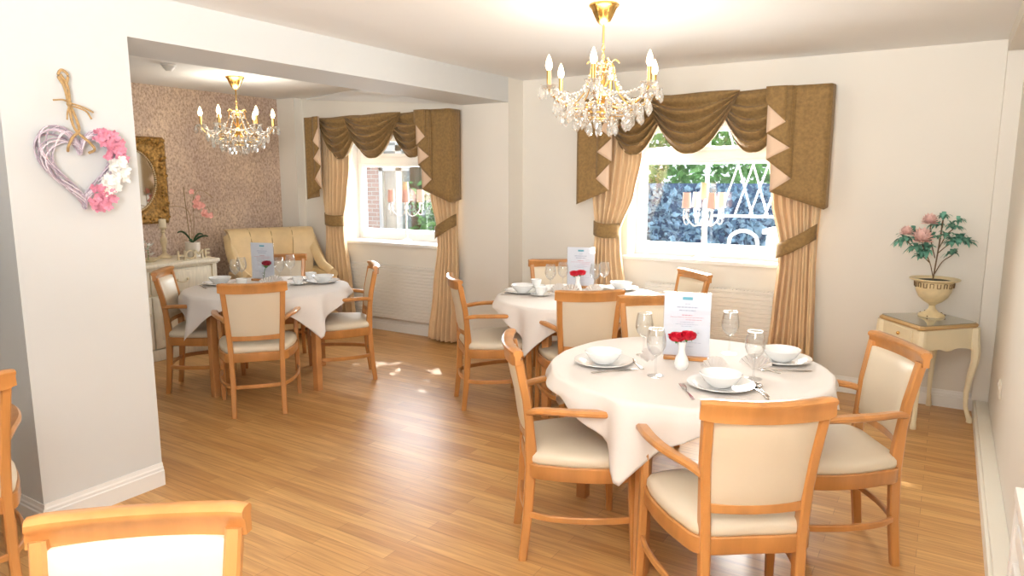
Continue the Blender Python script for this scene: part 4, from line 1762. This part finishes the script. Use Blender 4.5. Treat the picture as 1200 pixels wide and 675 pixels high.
# ================================================================== HEART WREATH on the end of the divider wall
root = empty('heart_wreath', (XB, 1.685, 1.62))
def heart(t):
    x = 16 * math.sin(t) ** 3
    y = 13 * math.cos(t) - 5 * math.cos(2 * t) - 2 * math.cos(3 * t) - math.cos(4 * t)
    return x / 16, (y + 2.5) / 14.5
rnd = random.Random(21)
bm = bmesh.new()
for k in range(64):
    ph = rnd.uniform(0, 2 * PI)
    tw = (1 if k % 2 else -1) * rnd.uniform(1.8, 3.0)
    t0 = rnd.uniform(0, 2 * PI)
    span = rnd.uniform(1.5, 2.6)
    N = 26
    pts = []
    for i in range(N + 1):
        t = t0 + span * i / N
        hx, hy = heart(t)
        q = ph + tw * t
        wide = .024 + .014 * max(0, math.cos(t - PI * 1.65))
        s_ = 1 + wide / .16 * math.cos(q)
        pts.append((.030 + .022 * math.sin(q), hx * .150 * s_, hy * .155 * s_))
    tube(bm, pts, .0031, 5, mat=k % 3)
finish('woven_willow', bm, [M['willow'], M['willow_pale'], M['willow_dark']], root)
def petals(name, mat, cs, size, seed):
    rnd = random.Random(seed)
    bm = bmesh.new()
    for c in cs:
        for b in range(9):
            cc = Vector((.055 + rnd.uniform(-.005, .02), c[0] + rnd.uniform(-.028, .028), c[1] + rnd.uniform(-.028, .028)))
            for p in range(5):
                a = 2 * PI * p / 5 + rnd.random()
                e = rnd.uniform(-.2, .9)
                def f(u, v):
                    uu = u * 2 - 1
                    ww = size * .42 * math.sin(PI * min(1, .12 + .8 * v)) * uu
                    L = size * v
                    return cc + Vector((L * e, math.cos(a) * L - math.sin(a) * ww, math.sin(a) * L + math.cos(a) * ww))
                grid(bm, f, 2, 3)
    return finish(name, bm, mat, root, angle=15)
petals('pink_flowers', M['pink_deep'], [(.075, .150), (.115, .14), (.145, .105), (.125, .085), (.155, .07), (.01, .16)][:5], .021, 1)
petals('white_flowers', M['white_petal'], [(.140, .01), (.115, -.04), (.155, -.02), (.105, -.075), (.13, .03)], .024, 2)
petals('lower_pink_flowers', M['pink_deep'], [(.06, -.105), (.075, -.14), (.04, -.15), (.09, -.115)], .022, 3)
bm = bmesh.new()
tube(bm, spline([(.03, -.055, .40), (.03, -.04, .36), (.035, -.03, .28), (.045, -.02, .18), (.062, .03, .12), (.062, .05, .09), (.03, .04, .075)], 5), .006, 6)
tube(bm, spline([(.03, -.05, .41), (.03, -.025, .36), (.035, -.022, .28), (.045, -.0, .18), (.062, -.04, .14), (.06, -.06, .10), (.03, -.05, .08)], 5), .006, 6)
tube(bm, spline([(.03, -.03, .37), (.03, -.02, .41), (.03, -.045, .43), (.03, -.06, .40), (.03, -.04, .365)], 5), .006, 6)
tube(bm, spline([(.04, -.03, .29), (.05, .02, .275), (.05, .065, .255)], 5), .004, 6)
tube(bm, spline([(.04, -.03, .29), (.05, -.06, .30), (.05, -.10, .295)], 5), .004, 6)
tube(bm, spline([(.04, -.03, .28), (.05, .03, .26), (.05, .055, .225)], 5), .004, 6)
tube(bm, spline([(.04, -.03, .28), (.05, -.045, .25), (.05, -.05, .215)], 5), .004, 6)
bmesh.ops.create_icosphere(bm, subdivisions=2, radius=.012, matrix=Matrix.Translation((.04, -.03, .285)))
finish('jute_bow', bm, M['twine'], root)
tag(root, 'lilac woven willow heart with pink and white flowers hanging on the white wall end', 'wreath')


# ================================================================== CORNER TABLE AND URN
root = empty('side_table', (0, 0, 0))
F, Lc, Bk, Rt = Vector((-.085, 4.955)), Vector((-.36, 5.315)), Vector((-.01, 5.575)), Vector((.235, 5.30))
cen = (F + Lc + Bk + Rt) / 4
root.location = (cen.x, cen.y, 0)
def inset(k):
    return [((p - cen) * k) for p in (F, Lc, Bk, Rt)]
def clipc(pts, c=.16):
    """cut the corners of a polygon"""
    out = []
    n = len(pts)
    for i in range(n):
        p, a, b = pts[i], pts[i - 1], pts[(i + 1) % n]
        out += [tuple(p.lerp(a, c)), tuple(p.lerp(b, c))]
    return out
TT = .665
bm = bmesh.new()
loft(bm, [(clipc(inset(.94), .05), TT - .030), (clipc(inset(.99), .05), TT - .022), (clipc(inset(1.0), .05), TT - .012), (clipc(inset(.97), .05), TT - .006), (clipc(inset(.96), .05), TT - .002)])
finish('table_top', bm, M['table_edge'], root, angle=30)
bm = bmesh.new()
loft(bm, [(clipc(inset(.945), .05), TT - .001), (clipc(inset(.945), .05), TT + .004)])
finish('glass_top', bm, M['table_glass'], root, smooth=False)
bm = bmesh.new()
q = inset(.88)
for i in range(4):
    a, b = q[i], q[(i + 1) % 4]
    n = 16
    lo, hi, lo2, hi2 = [], [], [], []
    nrm = Vector(((b - a).y, -(b - a).x)).normalized() * .009
    for k in range(n + 1):
        t = k / n
        p = a.lerp(b, t)
        s = .155 - .028 * (math.cos(2 * PI * t * 1) * .5 + .5) * 0 - .030 * abs(math.sin(PI * t)) ** .5 + .022 * math.exp(-((t - .5) / .12) ** 2)
        for L_, off in ((lo, 1), (lo2, -1)):
            L_.append(bm.verts.new((p.x + nrm.x * off, p.y + nrm.y * off, TT - .028 - s)))
        for L_, off in ((hi, 1), (hi2, -1)):
            L_.append(bm.verts.new((p.x + nrm.x * off, p.y + nrm.y * off, TT - .028)))
    for k in range(n):
        bm.faces.new((lo[k], lo[k + 1], hi[k + 1], hi[k]))
        bm.faces.new((lo2[k], lo2[k + 1], hi2[k + 1], hi2[k]))
        bm.faces.new((lo[k], lo[k + 1], lo2[k + 1], lo2[k]))
finish('apron', bm, M['cream'], root)
# drawer front on the left facing side
bm = bmesh.new()
a, b = q[0], q[1]
nrm = Vector((-(b - a).y, (b - a).x)).normalized()
if nrm.dot(a) < 0:
    nrm = -nrm
m0, m1 = a.lerp(b, .18) + nrm * .010, a.lerp(b, .82) + nrm * .010
sweep(bm, [(m0.x, m0.y, TT - .085), (m1.x, m1.y, TT - .085)], rect(.012, .085, .1))
dr = finish('drawer', bm, M['cream'], root)
mm = a.lerp(b, .5) + nrm * .022
bm = bmesh.new()
bmesh.ops.create_icosphere(bm, subdivisions=2, radius=.012, matrix=Matrix.Translation((mm.x, mm.y, TT - .085)))
finish('knob', bm, M['gold'], dr)
for p in inset(.90):
    d = p.normalized()
    bm = bmesh.new()
    pp, secs = [], []
    for z, out, w in ((TT - .03, .0, .052), (TT - .12, .004, .054), (TT - .19, .016, .052), (TT - .26, .014, .044), (TT - .36, -.004, .036), (TT - .47, -.016, .029), (TT - .56, -.012, .026), (.045, .006, .028), (.02, .018, .036), (0, .016, .034)):
        pp.append((p.x + d.x * out, p.y + d.y * out, z))
        secs.append(rect(w, w, .5))
    pp = [Vector(v) for v in pp]
    sweep(bm, pp, secs, up=(0, 1, 0))
    finish('leg', bm, M['cream'], root)
tag(root, 'cream side table with cabriole legs and glass top in the right corner', 'side table')

UX, UY = -.045, 5.385
bm = bmesh.new()
lathe(bm, [(0, 0), (.072, 0), (.072, .010), (.060, .018), (.036, .030), (.020, .050), (.016, .070), (.024, .082), (.050, .098), (.080, .130), (.094, .165), (.100, .20), (.104, .232), (.128, .238), (.136, .244), (.134, .250), (.108, .248), (.094, .235), (.085, .17), (.05, .115), (0, .105)], 36)
o = finish('urn', bm, M['stone_cream'])
tag(o, 'cream footed urn with dark patterned band on the corner side table', 'urn')
o.location = (UX, UY, TT + .0045)
o.scale = (1.1, 1.1, 1.02)
bm = bmesh.new()
for k in range(18):
    a = 2 * PI * k / 18
    for j in range(2):
        sweep(bm, [(.1045 * math.cos(a + j * .17), .1045 * math.sin(a + j * .17), .196), (.1065 * math.cos(a + j * .17), .1065 * math.sin(a + j * .17), .224)], rect(.004, .004))
    pts = [(.1055 * math.cos(a + .17 * i / 4), .1055 * math.sin(a + .17 * i / 4), .196 + .028 * (k % 2)) for i in range(5)]
    sweep(bm, pts, rect(.004, .004))
finish('key_pattern_band', bm, M['rust'], o)
bm = bmesh.new()
rnd = random.Random(8)
for k in range(9):
    a = rnd.uniform(0, 2 * PI)
    z = rnd.uniform(.006, .03)
    r_ = .072 if z < .01 else lerp(.072, .040, (z - .01) / .02)
    bmesh.ops.create_icosphere(bm, subdivisions=1, radius=rnd.uniform(.004, .008), matrix=Matrix.Translation((r_ * math.cos(a), r_ * math.sin(a), z)))
finish('rust_spot', bm, M['rust'], o)
bm = bmesh.new()
lathe(bm, [(0, .226), (.093, .228), (.090, .236), (.05, .241), (0, .243)], 24)
finish('moss_filling', bm, M['soil'], o)

root = empty('peony_plant', (UX, UY, TT + .245))
CR = Vector((math.cos(YAW), math.sin(YAW), 0))      # a convenient horizontal axis
CF = Vector((math.sin(YAW), -math.cos(YAW), 0))     # towards the room
def PP(a, z, d=0):
    return CR * (a - .6 * d - .012) + CF * d + Vector((0, 0, z))
stems = {'main': [PP(0, 0), PP(.01, .12), PP(.02, .24), PP(.03, .40)],
         'l1': [PP(0, .02), PP(-.03, .12, .02), PP(-.08, .22, .05), PP(-.10, .30, .06)],
         'l2': [PP(-.03, .12, .02), PP(-.12, .20, .03), PP(-.20, .27, .03)],
         'l3': [PP(.0, .15), PP(-.04, .28, .02), PP(-.05, .37, .03)],
         'r1': [PP(0, .03), PP(.05, .12, -.02), PP(.11, .17, .02)],
         'r2': [PP(.015, .18), PP(.08, .24, .02), PP(.15, .27, .03)],
         'r3': [PP(.015, .2), PP(.06, .30, .01), PP(.10, .34, .0)]}
for k, pts in stems.items():
    bm = bmesh.new()
    tube(bm, spline([tuple(p) for p in pts], 5), .0045 if k == 'main' else .0032, 6)
    finish('stem', bm, M['stem'], root)
rnd = random.Random(4)
def leafspray(c, n, L, seed):
    rnd = random.Random(seed)
    bm = bmesh.new()
    for k in range(n):
        dirv = Vector((rnd.uniform(-1, 1), rnd.uniform(-1, 1), rnd.uniform(-.7, .6)))
        dirv = (dirv + c.normalized() * .5).normalized()
        side = dirv.cross(Vector((rnd.uniform(-.3, .3), rnd.uniform(-.3, .3), 1))).normalized()
        for lob in (-.75, 0, .75):
            d2 = (dirv + side * lob).normalized()
            s2 = d2.cross(Vector((0, 0, 1))).normalized()
            LL = L * 1.15 * (1 if lob == 0 else .75)
            def f(u, v):
                uu = u * 2 - 1
                w = LL * .21 * math.sin(PI * min(1, .08 + .9 * v)) * uu
                return c + d2 * LL * v + s2 * w + Vector((0, 0, .02 * math.sin(PI * v) - .015 * v * v))
            grid(bm, f, 2, 5)
    return bm
for i, (a, z, d, n, L) in enumerate([(-.20, .27, .03, 6, .075), (-.23, .25, .03, 4, .06), (-.13, .22, .05, 6, .07), (-.06, .20, .06, 7, .07), (-.03, .28, .05, 5, .07), (.0, .36, .0, 5, .06), (.03, .40, 0, 4, .06), (.10, .34, 0, 5, .07), (.15, .27, .03, 7, .075), (.11, .25, .02, 5, .07), (.19, .24, .02, 5, .07), (.11, .17, .02, 4, .06), (.06, .29, .02, 4, .06), (-.09, .15, .05, 4, .06), (-.16, .31, .02, 4, .06), (.13, .38, 0, 4, .05)]):
    finish('leaf_spray', leafspray(PP(a, z, d), n, L, 40 + i), M['tealleaf'], root, angle=180)
for (a, z, d, s) in ((-.095, .275, .09, 1.5), (-.055, .385, .04, 1.15), (-.20, .315, .04, .95)):
    bm = bmesh.new()
    c = PP(a, z, d)
    for ring in range(6):
        n = 5 + ring * 2
        for k in range(n):
            an = 2 * PI * k / n + ring
            el = lerp(1.2, -.3, ring / 5)
            dv = Vector((math.cos(an) * math.cos(el), math.sin(an) * math.cos(el), math.sin(el)))
            tv = Vector((-math.sin(an), math.cos(an), 0))
            def f(u, v):
                uu = u * 2 - 1
                return c + (dv * (.016 + .032 * v * (1 - .35 * uu * uu) + .004 * math.sin(7 * uu + k)) + tv * uu * .018 * math.sin(PI * (.15 + .65 * v)) + Vector((0, 0, .010 * v))) * s
            grid(bm, f, 4, 3)
    finish('peony_flower', bm, M['pink'], root, angle=20)
tag(root, 'artificial peony plant with pale pink blooms and blue green leaves in the urn', 'plant')

# small socket on the right wall
root = empty('wall_socket', (XR, 4.62, .42))
bm = bmesh.new()
box(bm, -.010, 0, -.07, .07, -.043, .043, bev=.003)
finish('face_plate', bm, M['boxing'], root)
bm = bmesh.new()
for s in (-1, 1):
    box(bm, -.014, -.010, s * .04 - .006, s * .04 + .006, .01, .028, bev=.001)
finish('switch', bm, M['plastic'], root)
tag(root, 'small cream double socket low on the right wall beside the corner table', 'socket')


# ================================================================== OUTSIDE THE WINDOWS
struct(one('ground_outside', M['paving'], smooth=False, b=(-14, 8, 5.95, 18, -.25, -.15)))
o = one('garden_fence', M['fence'], smooth=False, b=(-4.2, 3.5, 8.6, 8.66, -.15, 1.52))
tag(o, 'blue tinted garden fence behind ivy outside the main window', 'fence')
def leaves(name, x0, x1, y0, y1, z0, z1, n, mat, size, seed, label):
    rnd = random.Random(seed)
    bm = bmesh.new()
    for k in range(n):
        c = Vector((rnd.uniform(x0, x1), rnd.uniform(y0, y1), rnd.uniform(z0, z1)))
        a, b = Vector((rnd.uniform(-1, 1), rnd.uniform(-1, 1), rnd.uniform(-1, 1))).normalized(), Vector((rnd.uniform(-1, 1), rnd.uniform(-1, 1), rnd.uniform(-1, 1))).normalized()
        b = a.cross(b).normalized()
        s = size * rnd.uniform(.6, 1.3)
        bm.faces.new([bm.verts.new(c + v) for v in (a * s, b * s * .5, -a * s, -b * s * .5)])
    o = finish(name, bm, mat, smooth=False)
    return tag(o, label, 'foliage', kind='stuff')
leaves('ivy', -4.2, 3.2, 8.3, 8.56, -.1, 1.50, 9000, M['hedge_dark'], .055, 1, 'blue grey ivy leaves covering the fence outside the main window')
leaves('hedge', -4.4, 3.4, 8.68, 9.4, 1.45, 3.0, 9000, M['hedge'], .075, 2, 'green hedge leaves above the fence outside the main window')
leaves('shrub', -6.8, -5.4, 8.3, 9.2, -.1, 1.9, 5000, M['hedge'], .06, 3, 'green shrub leaves outside the alcove window')

# white expanding lattice just outside, right part of the main window
root = empty('lattice_grille', (-1.3, 6.15, 1.2))
bm = bmesh.new()
def bar(p, q, w=.02):
    sweep(bm, [p, q], rect(.012, w, .2), up=(0, 1, 0))
for k in range(7):
    x = -.40 + k * .125
    bar((x, 0, .95), (x + .28, 0, .06), .022)
    bar((x + .28, .015, .95), (x, .015, .06), .022)
for x in (-.52, .78):
    box(bm, x - .015, x + .015, -.01, .02, -1.35, .95)
box(bm, -.52, .78, -.01, .02, .93, .96)
box(bm, -.45, .78, -.01, .02, .05, .07)
finish('crossed_bars', bm, M['white_out'], root)
bm = bmesh.new()
lathe(bm, [(0, -.01), (.02, -.01), (.02, .01), (0, .01)], 10, c=(-.52, 0, .97))
finish('post_cap', bm, M['white_out'], root)
tag(root, 'white metal diamond lattice outside the right half of the main window', 'lattice')
# white garden table set seen through the glass
root = empty('garden_chair', (-1.62, 6.7, -.15))
bm = bmesh.new()
tube(bm, spline([(-.13, 0, .80), (-.13, 0, 1.14), (-.08, 0, 1.22), (0, 0, 1.245), (.08, 0, 1.22), (.13, 0, 1.14), (.13, 0, .80)], 5), .018, 8)
finish('arched_back', bm, M['white_out'], root)
bm = bmesh.new()
box(bm, -.16, .16, -.02, .05, .55, 1.06, bev=.02)
finish('back_panel', bm, M['white_out'], root)
bm = bmesh.new()
box(bm, -.22, .22, -.4, .05, .50, .55, bev=.015)
finish('seat', bm, M['white_out'], root)
for sx in (-.19, .19):
    for sy in (-.36, .02):
        bm = bmesh.new()
        box(bm, sx - .02, sx + .02, sy - .02, sy + .02, 0, .50)
        finish('leg', bm, M['white_out'], root)
tag(root, 'white garden chair with arched back outside the main window', 'chair')
root = empty('garden_planter', (-1.12, 6.9, -.15))
bm = bmesh.new()
box(bm, -.30, .30, -.2, .2, 0, 1.22, bev=.03)
finish('planter_box', bm, M['white_out'], root)
bm = bmesh.new()
box(bm, -.33, .33, -.23, .23, 1.22, 1.27, bev=.015)
finish('rim', bm, M['white_out'], root)
tag(root, 'tall white planter box outside the right edge of the main window', 'planter')

# neighbouring wing with white glazed door outside the alcove window
root = empty('neighbouring_wing', (-8.5, 9.4, -.15))
bm = bmesh.new()
box(bm, -4, -.12, 0, 3, 0, 3.0)
finish('brick_wall', bm, M['brick'], root, smooth=False)
bm = bmesh.new()
box(bm, -.12, 3.0, .10, 3, 0, 3.0)
finish('rendered_wall', bm, M['render_grey'], root, smooth=False)
bm = bmesh.new()
box(bm, -4.2, 3.3, -.25, 3.2, 3.0, 3.15, bev=.02)
finish('eaves', bm, M['white_out'], root)
bm = bmesh.new()
for x in (-.14, .26, 1.15, 2.1, 2.9):
    box(bm, x, x + (.14 if x == .26 else .09), -.02, .08, 0, 3.0)
box(bm, -.14, 2.99, -.02, .08, 1.86, 1.97)
box(bm, -.14, 2.99, -.02, .08, 2.2, 2.3)
box(bm, -.14, 2.99, -.02, .08, 0, .45)
finish('door_frame', bm, M['white_out'], root, smooth=False)
bm = bmesh.new()
box(bm, -.1, 2.95, .03, .05, .25, 3.0)
finish('door_glazing', bm, M['smoke'], root, smooth=False)
tag(root, 'neighbouring brick wing with white framed glass doors outside the alcove window', 'building')
leaves('climbing_plant', -6.3, -5.0, 7.3, 7.9, -.1, 1.55, 2600, M['hedge'], .05, 6, 'bushy green plant in front of the glass doors outside the alcove window')

# tree shapes added out of view to break up sun before the windows
def canopy(x, y, r, n, seed, label):
    rnd = random.Random(seed)
    root = empty('sun_break_canopy', (x, y, -.15))
    bm = bmesh.new()
    tube(bm, [(0, 0, 0), (.03, 0, 1.4), (-.02, .05, 2.8), (.0, 0, 4.0)], [.11, .09, .07, .03], 8)
    for k in range(6):
        a = k * 1.1
        tube(bm, [(0, .03, 2.5 + .2 * k), (r * .7 * math.cos(a), r * .7 * math.sin(a), 3.3 + .2 * k)], [.04, .015], 6)
    finish('trunk', bm, M['stem'], root)
    bm = bmesh.new()
    for k in range(n):
        d = Vector((rnd.gauss(0, 1), rnd.gauss(0, 1), rnd.gauss(0, 1))).normalized() * r * rnd.uniform(.2, 1) ** .5
        c = Vector((d.x, d.y, 3.85 + d.z * .8))
        a = Vector((rnd.uniform(-1, 1), rnd.uniform(-1, 1), rnd.uniform(-1, 1))).normalized()
        b = a.cross(Vector((rnd.uniform(-1, 1), rnd.uniform(-1, 1), rnd.uniform(-1, 1)))).normalized()
        s = .10 * rnd.uniform(.6, 1.3)
        bm.faces.new([bm.verts.new(c + v) for v in (a * s, b * s * .55, -a * s, -b * s * .55)])
    o = finish('leaves', bm, M['hedge'], root, smooth=False)
    tag(root, label, 'canopy')


canopy(-6.3, 7.55, 1.45, 2100, 31, 'added sun-breaking tree outside the alcove window')
canopy(-3.3, 7.3, 1.2, 1100, 32, 'added sun-breaking tree outside the left part of the main window')
